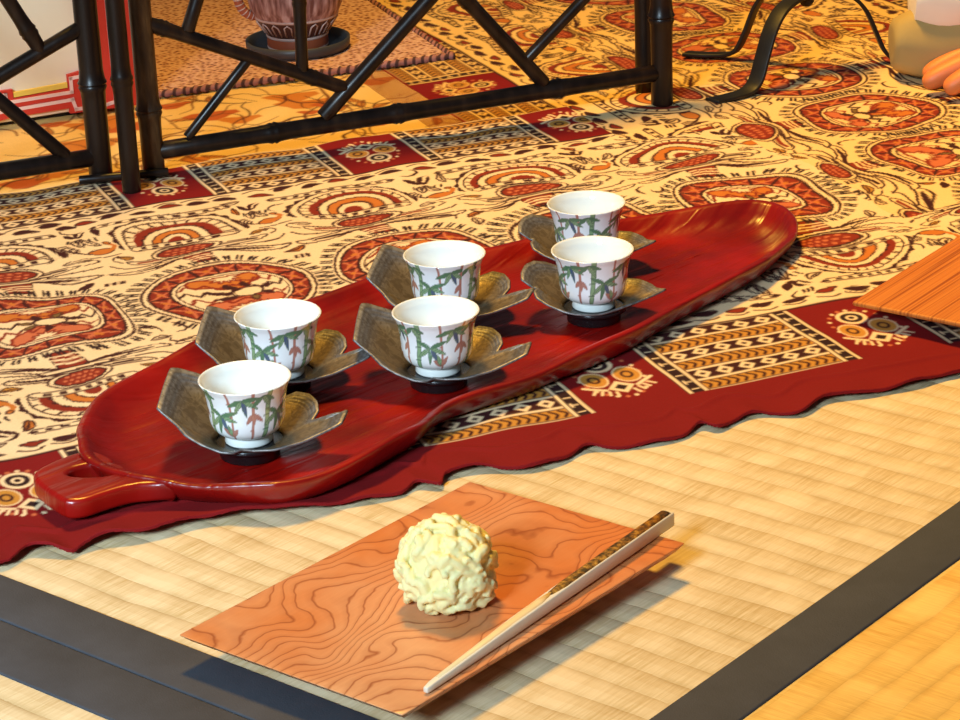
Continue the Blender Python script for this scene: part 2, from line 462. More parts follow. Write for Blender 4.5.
def medallion(cv, k):
    r = random.Random(k * 13 + 5)
    rx, ry = 49 * mm, 50 * mm
    for i in range(40):                                             # fringe of paired dashes
        a = 2 * PI * i / 40 + 0.03
        p = sup(1, 1, 2.5, 1)
        ca, sa = math.cos(a), math.sin(a); kk = (abs(ca) ** 2.5 + abs(sa) ** 2.5) ** (-1 / 2.5)
        x0, y0 = rx * kk * ca, ry * kk * sa
        for o in (-1.5 * mm, 1.5 * mm):
            tx, ty = -sa * o, ca * o
            cv.stroke([(x0 * 1.05 + tx, y0 * 1.05 + ty), (x0 * 1.165 + tx, y0 * 1.165 + ty)], 1.5 * mm, BLK)
        if i % 2 == 0:
            cv.stroke([(x0 * 1.11 + sa * 1.6 * mm, y0 * 1.11 - ca * 1.6 * mm), (x0 * 1.11 - sa * 1.6 * mm, y0 * 1.11 + ca * 1.6 * mm)], 1.5 * mm, BLK)
    cv.poly(sup(rx, ry), CREAM, DARK, 1.3 * mm)
    cv.poly(sup(rx * .92, ry * .92), RUST, DARK, 1.4 * mm)
    for i in range(16):                                             # lattice in the band
        a0, a1 = 2 * PI * i / 16, 2 * PI * (i + 1) / 16
        def P(a, f):
            ca, sa = math.cos(a), math.sin(a); kk = (abs(ca) ** 2.5 + abs(sa) ** 2.5) ** (-1 / 2.5)
            return (rx * f * kk * ca, ry * f * kk * sa)
        cv.stroke([P(a0, .9), P(a1, .68)], 1.3 * mm, PINK); cv.stroke([P(a0, .68), P(a1, .9)], 1.3 * mm, PINK)
        cv.stroke([P(a0, .9), P(a0, .68)], 1.6 * mm, DARK)
        m_ = P((a0 + a1) / 2, .79); cv.poly(sup(2 * mm, 2 * mm, 2, 8, *m_), ORNG)
    cv.poly(sup(rx * .67, ry * .67), CREAM, DARK, 1.5 * mm)
    cv.poly(sup(rx * .60, ry * .60), CREAM, DARK, .9 * mm)
    # two scalloped blossoms with jagged hearts, top and bottom
    for sgn in (1, -1):
        pts = []
        for i in range(13):
            a = PI * (i / 12); rr = (18 + 3.5 * abs(math.sin(a * 3))) * mm
            pts.append((rr * 1.1 * math.cos(a), sgn * (26 * mm - rr * 0.95 * math.sin(a))))
        cv.poly(pts, ORNG if sgn > 0 else PINK, RUST, 1.5 * mm)
        z = []
        for i in range(15):
            a = PI * i / 14; rr = (11 if i % 2 else 7) * mm
            z.append((rr * math.cos(a), sgn * (27 * mm - rr * math.sin(a))))
        cv.poly(z, CREAM, RUST, 1.2 * mm)
    for o_ in (-10, 13):
        cv.stroke([((-27 + i * 4.9) * mm, (o_ + (3 if i % 2 else -3) + 2 * math.sin(i)) * mm) for i in range(12)], 1.5 * mm, RUST, smooth=False)
    zig = [(-29 + i * 5.3, (3.5 if i % 2 else -3.5)) for i in range(12)]
    cv.stroke([(x * mm, y * mm + 2 * mm) for x, y in zig], 1.6 * mm, DARK, smooth=False)
    cv.poly(sup(8 * mm, 6 * mm, 2, 18, 2 * mm, -1 * mm), CREAM, DARK, 1.1 * mm)
    for a in (0.2, 1.2, 2.0, 2.9, 3.7, 4.6, 5.5):
        leaf(cv, 2 * mm + 8 * mm * math.cos(a), -1 * mm + 6 * mm * math.sin(a), 10 * mm, 4.6 * mm, a + r.uniform(-.3, .3), DARK if r.random() < .55 else srgb(120, 92, 52), DARK, False, .8 * mm)

def half_cell(cv, k):
    """b grows from the medallion (0) to the border (180 mm)"""
    r = random.Random(k * 7 + 1)
    X = lambda *p: [(a * mm, b * mm) for a, b in p]
    # neck and crossbar
    cv.poly(X((-7, 55), (7, 55), (11, 73), (-11, 73)), RUST, DARK, 1.1 * mm)
    for b in (59, 63, 67): cv.stroke(X((-9, b), (0, b + 1.5), (9, b)), 1.2 * mm, CREAM)
    # swept double leaves both sides
    for s in (-1, 1):
        cv.poly(X((s * 5, 74), (s * 16, 70), (s * 33, 61), (s * 48, 60), (s * 55, 66), (s * 44, 66), (s * 30, 70), (s * 16, 77)), CREAM, DARK, 1.2 * mm, smooth=True, n=3)
        cv.stroke(X((s * 9, 74), (s * 26, 67), (s * 44, 63)), 2.6 * mm, DARK, taper=.7)
        cv.stroke(X((s * 14, 79), (s * 30, 74), (s * 46, 74), (s * 54, 79)), 1.2 * mm, DARK)
        cv.poly(X((s * 12, 80), (s * 24, 77), (s * 38, 79), (s * 43, 85), (s * 30, 84), (s * 20, 84)), CREAM, DARK, 1.1 * mm, smooth=True, n=3)
        cv.stroke(X((s * 18, 81), (s * 36, 81.5)), 2.0 * mm, RUST if r.random() < .5 else DARK)
        cv.stroke(X((s * 46, 84), (s * 52, 88), (s * 50, 93), (s * 45, 91)), 1.1 * mm, DARK)
        leaf(cv, s * 36 * mm, 90 * mm, 13 * mm, 6 * mm, (0.35 if s > 0 else PI - .35), GOLD if r.random() < .5 else CREAM, DARK, True, .9 * mm)
    cv.rect(-24 * mm, 24 * mm, 72.5 * mm, 76.5 * mm, DARK); cv.rect(-22 * mm, 22 * mm, 73.5 * mm, 75.5 * mm, CREAM)
    # strawberry heart
    cv.poly(X((0, 77), (18, 80), (23, 88), (14, 96), (0, 98), (-14, 96), (-23, 88), (-18, 80)), CREAM, DARK, 1.1 * mm, smooth=True, n=3)
    cv.poly(X((0, 79), (15, 82), (19, 88), (12, 94), (0, 96), (-12, 94), (-19, 88), (-15, 82)), RUST, DARK, 1.3 * mm, smooth=True, n=3)
    for i in range(-3, 4):
        for j in range(3):
            x = i * 5 + (2.5 if j % 2 else 0); y = 83 + j * 4.4
            if abs(x) < 17 - abs(y - 88): cv.poly(sup(1.7 * mm, 1.3 * mm, 2, 7, x * mm, y * mm), PINK)
    # inner bar
    def bar(b, half, h):
        cv.poly(X((-half, b - h), (half, b - h), (half + 3, b), (half, b + h), (-half, b + h), (-half - 3, b)), CREAM, DARK, 1.1 * mm)
        n = int(half / 4)
        for i in range(-n, n + 1):
            if i % 2 == 0: cv.rect((i * 4 - 2) * mm, (i * 4 + 2.2) * mm, (b - h + 1.4) * mm, (b + h - 1.4) * mm, DARK)
    # fan of nested bowls
    rings = [(41, 47, DARK), (38, 44, CREAM), (34.5, 40.5, DARK), (33, 39, CREAM), (28.5, 34.5, RUST), (23.5, 29.5, DARK), (22, 28, CREAM), (17.5, 23, DARK), (16.2, 21.5, ORNG), (11.5, 16, DARK), (10, 14, CREAM), (6.5, 9.5, RUST)]
    for q, (ra, rb, c) in enumerate(rings):
        pts = []
        for i in range(25):
            a = PI * i / 24
            w = 1 + (0.03 * (1 if i % 2 else -1) if q in (0, 5) else 0)
            pts.append((ra * w * math.cos(a), 104 + rb * w * math.sin(a)))
        pts = [(x, min(y, 148)) for x, y in pts]
        cv.poly(X(*pts), c)
    for i in range(14):
        a = PI * (i + .5) / 14
        cv.stroke(X((29.5 * math.cos(a), 104 + 35 * math.sin(a)), (32.5 * math.cos(a), 104 + 38.5 * math.sin(a))), 1.2 * mm, DARK)
    bar(102, 31, 3.4); bar(150.5, 40, 3.0)
    # dark leaf row next to the border
    for i, a in enumerate((-46, -28, -10, 9, 27, 45)):
        leaf(cv, (a - 6) * mm, 163 * mm + (i % 2) * 3 * mm, 15 * mm, 7 * mm, r.uniform(-.25, .35), DARK if i % 3 else RUST, DARK, False, 1 * mm)
        cv.stroke(X((a - 8, 170), (a, 173), (a + 6, 171)), 1.1 * mm, DARK)
    # bird and sprays in the gaps between fans
    for s in (-1, 1):
        leaf(cv, s * 57 * mm, 136 * mm, 15 * mm, 8 * mm, PI / 2 + s * .6, DARK, DARK, False, 1 * mm)
        cv.stroke(X((s * 55, 140), (s * 52, 146), (s * 47, 149)), 1.4 * mm, CREAM)
        leaf(cv, s * 50 * mm, 120 * mm, 14 * mm, 8 * mm, PI / 2 - s * .5, CREAM, DARK, True, 1.2 * mm)
    cv.poly(X((49, 108), (54, 103), (62, 104), (68, 110), (62, 114), (54, 113)), ORNG, DARK, 1.0 * mm, smooth=True, n=3)
    cv.stroke(X((66, 110), (71, 116), (69, 121)), 2.6 * mm, ORNG); cv.poly(sup(2.4 * mm, 2 * mm, 2, 8, 69 * mm, 122 * mm), ORNG, DARK, .9 * mm)
    for i in range(4):
        cv.stroke(X((50 - i * 3, 106 + i * 2), (45 - i * 2, 111 + i * 3), (47 - i, 116 + i * 2)), 1.2 * mm, DARK)
    cv.stroke(X((44, 99), (56, 96.5), (70, 99)), 1.3 * mm, DARK, taper=.5)
    for i in range(5):
        cv.stroke(X((46 + i * 5, 127), (47.5 + i * 5, 131)), 1.4 * mm, BLK)

def border(cv, a0, period, nrep, b0, b1, margin):
    """border running along a; b0 (field side) .. b1 (outer side) ; plain maroon margin beyond b1"""
    X = lambda *p: [(a * mm, b * mm) for a, b in p]
    A0, A1 = a0, a0 + period * nrep
    sgn = 1 if b1 > b0 else -1
    cv.rect(A0, A1, b0, b1 + sgn * margin, MAROON)
    H_ = abs(b1 - b0)
    for q in range(nrep):
        a = a0 + q * period
        b = lambda f: b0 + (b1 - b0) * f
        def ladder(x):
            cv.rect(x, x + 12 * mm, b(0), b(1), BLK)
            cv.rect(x + .6 * mm, x + 2.6 * mm, b(0), b(1), CREAM); cv.rect(x + 9.4 * mm, x + 11.4 * mm, b(0), b(1), CREAM)
            for i in range(9):
                f = (i + .5) / 9
                if i % 3 == 1:
                    cv.rect(x + 4 * mm, x + 5.2 * mm, b(f - .03), b(f + .03), CREAM)
                cv.rect(x + 4 * mm, x + 8.4 * mm, b(f) - .5 * mm, b(f) + .6 * mm, CREAM)
        # flower block
        fx, fy = a + 38 * mm, b(.52)
        k = H_ / 80 / mm
        S = lambda x, y: (fx + x * mm, fy - sgn * y * k * mm)
        for i in range(22):                                        # dotted halo
            an = 2 * PI * i / 22; p = S(17 * math.cos(an), 27 * math.sin(an))
            cv.poly(sup(1.3 * mm, 1.5 * mm, 2, 6, *p), CREAM if i % 2 else PINK)
        for c, f in ((CREAM, 1), (BLK, .72), (CREAM, .38), (BLK, .2)):
            cv.poly([S(8.5 * f * math.cos(i * PI / 9), 16 + 9.5 * f * math.sin(i * PI / 9)) for i in range(18)], c)
        for s in (-1, 1):
            for c, f in ((CREAM, 1.08), (GOLD, .95), (DARK, .5), (GOLD, .28)):
                cv.poly([S(s * 9.5 + 7 * f * math.cos(i * PI / 9), -1 + 9 * f * math.sin(i * PI / 9)) for i in range(18)], c)
            cv.stroke([S(s * 9, -15), S(s * 19, -9)], 1.8 * mm, CREAM)
            for i in range(4): cv.stroke([S(s * (5 + i * 3.3), -19 + i * 1.5), S(s * (6 + i * 3.8), -24 + i * 2)], 1.2 * mm, CREAM)
        for c, f in ((CREAM, 1), (BLK, .5)):
            cv.poly([S(7.5 * f, -14), S(0, -14 + 8 * f), S(-7.5 * f, -14), S(0, -14 - 8 * f)], c)
        # striped block between two ladders
        x0, x1 = a + 76 * mm, a + period
        cv.rect(x0, x1, b(0), b(1), CREAM)
        rows = 6
        for i in range(rows):
            f0, f1 = (i + .10) / rows, (i + .90) / rows
            if i % 2 == 0:
                cv.rect(x0, x1, b(f0), b(f1), DARK)
                n = 6
                for j in range(n):
                    xm = x0 + (x1 - x0) * (j + .5) / n
                    cv.poly([(xm - 5 * mm, b((f0 + f1) / 2)), (xm, b(f0)), (xm + 5 * mm, b((f0 + f1) / 2)), (xm, b(f1))], CREAM)
                    cv.poly([(xm - 2.2 * mm, b((f0 + f1) / 2)), (xm, b(f0 + .045)), (xm + 2.2 * mm, b((f0 + f1) / 2)), (xm, b(f1 - .045))], DARK)
            else:
                cv.rect(x0, x1, b(f0), b(f1), GOLD)
                for j in range(15):
                    xm = x0 + (x1 - x0) * (j + .5) / 15
                    cv.stroke([(xm - 1.6 * mm, b(f0 + .02)), (xm + 1.4 * mm, b((f0 + f1) / 2)), (xm - 1 * mm, b(f1 - .02))], 1.3 * mm, DARK)
                cv.rect(x0, x1, b(f0) - .5 * mm, b(f0) + .5 * mm, DARK); cv.rect(x0, x1, b(f1) - .5 * mm, b(f1) + .5 * mm, DARK)
        ladder(a); ladder(a + 64 * mm)
    cv.rect(A0, A1, b0 - sgn * 1.2 * mm, b0 + sgn * 1.2 * mm, DARK)

def paint_along_u(cv, cells, vc=0.405):
    f0 = cv.f
    for k, u in enumerate(cells):
        for s in (1, -1):
            cv.f = lambda a, b, u=u, s=s: (u + a, vc + s * b)
            half_cell(cv, k * 2 + (s > 0))
        cv.f = lambda a, b, u=u: (u + a, vc + b)
        medallion(cv, k)
    cv.f = f0

def paint_along_v(cv, cells, uc=0.512):
    f0 = cv.f
    for k, v_ in enumerate(cells):
        for s in (1, -1):
            cv.f = lambda a, b, v_=v_, s=s: (uc + s * b, v_ + a)
            half_cell(cv, 40 + k * 2 + (s > 0))
        cv.f = lambda a, b, v_=v_: (uc + b, v_ + a * .97)
        medallion(cv, 60 + k)
    cv.f = f0

# front cloth: hem border, field, second border along its far edge
cvA = Canvas(-0.36, 0.80, 0.088, 0.656, 0.00085, 0.0011, CREAM)
cvA.lw = 1.4
UA = [-0.327, -0.213, -0.100, 0.013, 0.127, 0.240, 0.353, 0.466, 0.580, 0.693]
paint_along_u(cvA, UA)
border(cvA, 0.108 - 4 * .154, .154, 9, 0.2265, 0.144, .08)
border(cvA, -0.008 - 3 * .148, .148, 6, 0.5815, 0.655, .0)
Ug, Vg = np.meshgrid(cvA.us, cvA.vs)
cvA.clip = (((Ug > 0.338) & (Vg > 0.556)) | ((Ug > 0.415) & (Vg > 0.335))).astype(float)
CREAM_A, CREAM = CREAM, srgb(240, 203, 145)
CREAM_P = CREAM
cvA.poly([(0.3, .3), (.9, .3), (.9, .7), (.3, .7)], CREAM)
paint_along_v(cvA, [0.325, 0.430, 0.535, 0.640, 0.745])
cvA.clip = None

CREAM = srgb(238, 194, 116)
# back right cloth: its border runs away from the camera
cvB = Canvas(0.236, 0.95, 0.648, 1.16, 0.0012, 0.0018, CREAM)
cvB.lw = 1.4
paint_along_v(cvB, [0.640, 0.745, 0.850, 0.955, 1.06])
fB = cvB.f
cvB.f = lambda a, b: (b, a)
border(cvB, 0.705 - .154, .154, 4, 0.332, 0.264, .03)
border(cvB, 0.640, .154, 4, 0.692, 0.760, .2)
cvB.f = fB
CREAM_B, CREAM = CREAM, CREAM_A

# back left cloth: golden ground with loose winding stems
YEL = srgb(236, 196, 120)
cvC = Canvas(-0.42, 0.262, 0.648, 1.20, 0.0012, 0.0018, YEL)
rc = random.Random(21)
for i in range(240):
    u, v_ = rc.uniform(-.42, .26), rc.uniform(.65, 1.2)
    s = rc.uniform(8, 20) * mm
    cvC.poly(sup(s, s * .6, 2, 12, u, v_, .25), srgb(204, 124, 48) if rc.random() < .6 else srgb(188, 92, 40))
for i in range(430):
    u, v_ = rc.uniform(-.42, .26), rc.uniform(.65, 1.2); a = rc.uniform(0, 6.3); p = [(u, v_)]
    for j in range(6):
        a += rc.uniform(-1.0, 1.0); p.append((p[-1][0] + 13 * mm * math.cos(a), p[-1][1] + 13 * mm * math.sin(a)))
    cvC.stroke(p, rc.choice((1.3, 1.7, 2.6)) * mm, srgb(120, 66, 34) if rc.random() < .6 else srgb(84, 40, 28), taper=.5, n=4)
    if i % 3 == 0: leaf(cvC, *p[2], 18 * mm, 7 * mm, a, srgb(214, 140, 60), srgb(104, 52, 30), True, 1.2 * mm)

def filler(cv, n, seed, v_lo, v_hi, u_lo, u_hi, ground):
    """small dark leaves, curls and dashes wherever the ground colour is still bare"""
    r = random.Random(seed); g = np.array(ground)
    for _ in range(n):
        u, v_ = r.uniform(u_lo, u_hi), r.uniform(v_lo, v_hi); ok = True
        for k in range(8):
            a = k * PI / 4
            for rad in (0.0025, 0.0055):
                i = int((u + rad * math.cos(a) - cv.u0) / cv.du); j = int((v_ + rad * math.sin(a) - cv.v0) / cv.dv)
                if not (0 <= i < len(cv.us) and 0 <= j < len(cv.vs)) or np.abs(cv.C[j, i] - g).sum() > .02: ok = False; break
            if not ok: break
        if not ok: continue
        a = r.uniform(0, 2 * PI); q = r.random()
        if q < .45: leaf(cv, u - .006 * math.cos(a), v_ - .006 * math.sin(a), 14 * mm, 6.5 * mm, a, r.choice((DARK, CREAM, ORNG, CREAM)), DARK, True, 1.1 * mm)
        elif q < .8:
            P = [(u, v_)]
            for k in range(5): a += r.uniform(.2, .9); P.append((P[-1][0] + 4 * mm * math.cos(a), P[-1][1] + 4 * mm * math.sin(a)))
            cv.stroke(P, 1.6 * mm, DARK, taper=.5, n=3)
        else:
            for k in (-1, 0, 1): cv.stroke([(u + k * 3 * mm, v_ - 2.5 * mm), (u + k * 3 * mm + 1 * mm, v_ + 2.5 * mm)], 1.5 * mm, DARK)
filler(cvA, 14000, 5, .235, .575, -.33, .75, CREAM)
filler(cvA, 6000, 9, .34, .65, .34, .75, CREAM_P)
filler(cvB, 9000, 6, .65, 1.14, .34, .69, CREAM_B)

def warped(cv, amp, bands):
    """hand-printed wobble of the field, fading out near the straight borders"""
    U, V = np.meshgrid(cv.us, cv.vs)
    k = np.full(U.shape, amp)
    for lo, hi, ax in bands:
        A = V if ax else U
        d = np.maximum(np.maximum(lo - A, A - hi), 0); k *= np.clip(d / .03, 0, 1)
    du = np.sin(61 * U + 37 * V + 1) + .7 * np.sin(-45 * U + 88 * V + 2.2) + .5 * np.sin(130 * U + 20 * V)
    dv = np.sin(52 * V - 41 * U + .4) + .7 * np.sin(83 * U + 30 * V + 1.7) + .5 * np.sin(120 * V - 60 * U)
    I = np.clip(((U + k * du - cv.u0) / cv.du).round().astype(int), 0, len(cv.us) - 1)
    J = np.clip(((V + k * dv - cv.v0) / cv.dv).round().astype(int), 0, len(cv.vs) - 1)
    cv.C = cv.C[J, I]
warped(cvA, .0030, [(0, .228, 1), (.575, .70, 1)])
warped(cvB, .0030, [(0, .335, 0), (.69, 1, 0)])

# ----------------------------------------------------------------- cloth meshes
CA, SA = math.cos(R(22)), math.sin(R(22))
HEM = [(-0.36, .108), (-0.28, .112), (-0.23, .107), (-0.1914, 0.1096), (-0.1839, 0.1125), (-0.1756, 0.1185), (-0.1674, 0.1143), (-0.1589, 0.1077), (-0.1520, 0.1110), (-0.1421, 0.1130), (-0.1266, 0.1096), (-0.1121, 0.1105), (-0.0972, 0.1123), (-0.0696, 0.1078), (-0.0421, 0.1021), (-0.0227, 0.1007), (-0.0032, 0.0994), (0.0077, 0.1051), (0.0174, 0.0988), (0.0242, 0.1081), (0.0410, 0.1085), (0.0606, 0.0983), (0.0811, 0.0994), (0.0974, 0.1071), (0.1130, 0.1002), (0.1434, 0.0980), (0.1583, 0.1055), (0.1658, 0.0987), (0.1885, 0.1067), (0.2097, 0.0969), (0.2306, 0.1063), (0.2549, 0.1023), (0.2807, 0.1021), (0.3078, 0.1045), (.36, .101), (.42, .106), (.50, .100), (.6, .104), (.81, .102)]

def wrinkle(U, V, amp):
    z = np.zeros_like(U)
    r = np.random.default_rng(3)
    for i in range(14):
        kx, ky = r.normal(0, 38), r.normal(0, 55); z += np.sin(kx * U + ky * V + r.uniform(0, 6.28)) / 14
    return (z + 0.5) * amp

def cloth(name, cv, z0, amp, hem=None):
    U, V = np.meshgrid(cv.us, cv.vs)
    nv, nu = U.shape
    dead = np.zeros(U.shape, bool)
    Vm = V.copy()
    Z = z0 + wrinkle(U, V, amp)
    if hem:
        hx = catmull(hem, 8); hv = np.interp(cv.us, hx[:, 0], hx[:, 1])
        dead = V < hv[None, :] - 4 * cv.dv
        Vm = np.maximum(V, hv[None, :])
        near = np.clip(1 - (Vm - hv[None, :]) / 0.022, 0, 1)
        lift = 0.0016 + 0.0012 * np.sin(cv.us * 150)[None, :] * np.sin(cv.us * 61 + 1)[None, :] + 0.003 * np.clip((hv - .104) / .01, 0, 1)[None, :]
        Z = Z + near ** 1.3 * np.maximum(lift, 0.0004)
        Z = Z - (Vm <= hv[None, :] + 1e-9) * (0.0004 + np.clip(hv[None, :] - V, 0, .0044) * .35)
        # stitched fold line of the hem
        Z = Z + 0.0010 * np.exp(-((Vm - hv[None, :] - .026) / .0022) ** 2)
    X = U * CA - Vm * SA; Y = U * SA + Vm * CA + 1.0
    keep = (np.abs(X) < 0.205 * Y + 0.20) & ~dead
    fk = keep[:-1, :-1] & keep[1:, :-1] & keep[:-1, 1:] & keep[1:, 1:]
    idx = -np.ones(U.shape, int)
    used = np.zeros(U.shape, bool)
    used[:-1, :-1] |= fk; used[1:, :-1] |= fk; used[:-1, 1:] |= fk; used[1:, 1:] |= fk
    idx[used] = np.arange(used.sum())
    F = np.stack([idx[:-1, :-1][fk], idx[:-1, 1:][fk], idx[1:, 1:][fk], idx[1:, :-1][fk]], 1)
    co = np.stack([X[used], Y[used], Z[used]], 1)
    me = bpy.data.meshes.new(name)
    me.vertices.add(len(co)); me.vertices.foreach_set('co', co.ravel().astype(np.float32))
    me.loops.add(F.size); me.loops.foreach_set('vertex_index', F.ravel().astype(np.int32))
    me.polygons.add(len(F)); me.polygons.foreach_set('loop_start', (np.arange(len(F)) * 4).astype(np.int32))
    me.polygons.foreach_set('use_smooth', np.ones(len(F), bool))
    me.update(); me.validate()
    at = me.color_attributes.new('print', 'FLOAT_COLOR', 'POINT')
    cc = np.ones((len(co), 4), np.float32); cc[:, :3] = cv.C[used]
    at.data.foreach_set('color', cc.ravel())
    me.materials.append(M['print'])
    o = link(bpy.data.objects.new(name, me))
    return o

fc = cloth('printed_cloth', cvA, 0.0012, 0.0030, HEM)
tag(fc, 'cream printed cotton cloth with maroon hem border lying under the red tray', 'cloth', 'printed cloths on the floor')
bc = cloth('printed_cloth', cvB, 0.0004, 0.0020)
tag(bc, 'golden printed cloth with paisley medallions under the black iron stand', 'cloth', 'printed cloths on the floor')
lc = cloth('printed_cloth', cvC, 0.0004, 0.0020)
tag(lc, 'yellow cloth with winding brown stems behind the bamboo screen, under the rug', 'cloth', 'printed cloths on the floor')

# ----------------------------------------------------------------- tatami mats
PSI = R(-39.8)
e1 = Vector((math.cos(PSI), math.sin(PSI), 0)); e2 = Vector((-math.sin(PSI), math.cos(PSI), 0))
K = e1 * -0.5125 + e2 * 0.6187                                     # where the three mats meet
MT = 0.05
v_, f_ = box(-2.6, 2.6, -1.2, 3.6, -0.07, -MT)
tag(mesh('floor', v_, f_, M['boards'], smooth=False), kind='structure')

def tatami(label, x0, x1, y0, y1, mat, heris):
    root = empty('tatami_mat', (K.x, K.y, 0), PSI)
    tag(root, label, 'tatami mat', 'tatami mats')
    v, f = box(x0, x1, y0, y1, -MT, -0.0008)
    o = mesh('straw_core', v, f, M['mat_core'], root, False)
    v, f = box(x0, x1, y0, y1, -0.0008, 0.0)
    mesh('woven_surface', v, f, mat, root, False)
    for (a, b, c, d) in heris:
        v, f = box(a, b, c, d, -MT, 0.0011)
        h = mesh('border_strip', v, f, M['heri'], root, True); bevel(h, 0.0009, 3)
    return root
tatami('pale tatami mat with black border strip, under the wooden plate and sweet', -1.76, -0.0006, 0.0004, 0.88, M['tatami'], [(-1.76, -0.0006, 0.0004, 0.0295)])
tatami('pale tatami mat corner at bottom left beyond the double black strip', -1.76, -0.0006, -0.88, -0.0004, M['tatami'], [(-1.76, -0.0006, -0.0322, -0.0004)])
tatami('golden tatami mat with a single black strip at bottom right', 0.0, 0.88, -0.62, 1.14, M['tatami_gold'], [(0.0, 0.0292, -0.62, 1.14)])

# ----------------------------------------------------------------- red lacquer tray
RIM = [(-0.1914,1.1151),(-0.1955,1.1322),(-0.1982,1.1484),(-0.1975,1.1711),(-0.1938,1.1915),(-0.1845,1.2120),(-0.1729,1.2328),(-0.1602,1.2514),(-0.1440,1.2734),(-0.1239,1.2950),(-0.0974,1.3155),(-0.0708,1.3390),(-0.0434,1.3650),(-0.0148,1.3873),(0.0144,1.4032),(0.0410,1.4175),(0.0686,1.4329),(0.0989,1.4443),(0.1294,1.4528),(0.1539,1.4574),(0.1706,1.4600),(0.1808,1.4558),(0.1871,1.4426),(0.1897,1.4226),(0.1871,1.4028),(0.1799,1.3855),(0.1626,1.3532),(0.1382,1.3226),(0.1101,1.2882),(0.0844,1.2525),(0.0644,1.2315),(0.0450,1.2137),(0.0254,1.1949),(0.0044,1.1801),(-0.0132,1.1663),(-0.0221,1.1534),(-0.0289,1.1372),(-0.0398,1.1216),(-0.0583,1.0974),(-0.0762,1.0803),(-0.0929,1.0722),(-0.1083,1.0726),(-0.1249,1.0765),(-0.1391,1.0802),(-0.1507,1.0842),(-0.1640,1.0900),(-0.1800,1.1010)]
TZ = 0.0032
def build_tray():
    P = catmull(RIM, 6, True); n = len(P)
    A = np.array((-0.128, 1.150)); B = np.array((0.135, 1.400)); d = B - A; L2 = d @ d
    ax = np.array([A + d * np.clip(((p - A) @ d) / L2, 0, 1) for p in P])
    dv = ax - P; dist = np.linalg.norm(dv, axis=1, keepdims=True); nd = dv / dist
    # smooth the inward direction
    for _ in range(12): nd = (np.roll(nd, 1, 0) + nd + np.roll(nd, -1, 0)) / 3
    nd /= np.linalg.norm(nd, axis=1, keepdims=True)
    ang = np.linspace(0, 2 * PI, n, endpoint=False)
    hz = 0.0145 + 0.0012 * np.sin(ang * 5 + 1) + 0.0007 * np.sin(ang * 13)
    rings = []
    def ring(ins, z): rings.append(np.column_stack([P + nd * ins, z]))
    one = np.ones(n)
    ring(0.0130, one * 0.0); ring(0.0095, one * 0.0002); ring(0.0062, one * 0.0022); ring(0.0026, hz * .48); ring(0.0004, hz * .80)
    ring(0.0, hz * .95); ring(0.0010, hz); ring(0.0034, hz * 0.995); ring(0.0055, hz * .92); ring(0.0095, hz * .62); ring(0.015, hz * .36); ring(0.021, hz * .24); ring(0.028, hz * 0 + .0030)
    last = P + nd * 0.028
    r2 = np.random.default_rng(5)
    for s in (.85, .7, .55, .4, .25, .1):
        q = ax + (last - ax) * s
        rings.append(np.column_stack([q, 0.0028 + 0.0002 * np.sin(q[:, 0] * 260 + q[:, 1] * 90)]))
    V = np.concatenate(rings); V[:, 2] += TZ
    F = []
    for k in range(len(rings) - 1):
        for i in range(n):
            j = (i + 1) % n
            F.append((k * n + i, k * n + j, (k + 1) * n + j, (k + 1) * n + i))
    F.append([(len(rings) - 1) * n + i for i in range(n)])
    F.append([i for i in range(n)][::-1])
    return V, F
tray = empty('lacquer_tray', (0, 0, 0))
tag(tray, 'long leaf-shaped red lacquer tray with carved handle, carrying six teacups', 'tray')
v, f = build_tray()
tb = mesh('tray_body', v, f, M['lacquer'], tray); fix_normals(tb)
HAN = [(-0.1759,1.1130),(-0.1849,1.1234),(-0.1929,1.1244),(-0.2024,1.1171),(-0.2105,1.1063),(-0.2122,1.0996),(-0.2090,1.0901),(-0.2004,1.0768),(-0.1925,1.0680),(-0.1841,1.0687),(-0.1757,1.0752),(-0.1650,1.0818),(-0.1560,1.0834),(-0.1460,1.0842),(-0.1450,1.0862),(-0.1520,1.0890),(-0.1625,1.0938),(-0.1768,1.1055)]
HOLE = [(-0.1960,1.0979),(-0.1942,1.1048),(-0.1871,1.1087),(-0.1798,1.1078),(-0.1745,1.1042),(-0.1722,1.1002),(-0.1750,1.0958),(-0.1814,1.0942),(-0.1890,1.0947)]
cu = bpy.data.curves.new('handle', 'CURVE'); cu.dimensions = '2D'; cu.fill_mode = 'BOTH'
for pts in (catmull(HAN, 5, True), catmull(HOLE, 5, True)):
    s = cu.splines.new('POLY'); s.points.add(len(pts) - 1)
    for p, q in zip(s.points, pts): p.co = (q[0], q[1], 0, 1)
    s.use_cyclic_u = True
cu.extrude = 0.0026; cu.bevel_depth = 0.0024; cu.bevel_resolution = 4; cu.offset = -0.0022
tmp = link(bpy.data.objects.new('tmp', cu))
me = bpy.data.meshes.new_from_object(tmp.evaluated_get(bpy.context.evaluated_depsgraph_get()))
bpy.data.objects.remove(tmp); me.name = 'handle'
me.materials.clear(); me.materials.append(M['lacquer'])
for p in me.polygons: p.use_smooth = True
hd = link(bpy.data.objects.new('handle', me)); hd.parent = tray; hd.location = (0, 0, TZ + 0.0080)
md = hd.modifiers.new('es', 'EDGE_SPLIT'); md.split_angle = R(50)

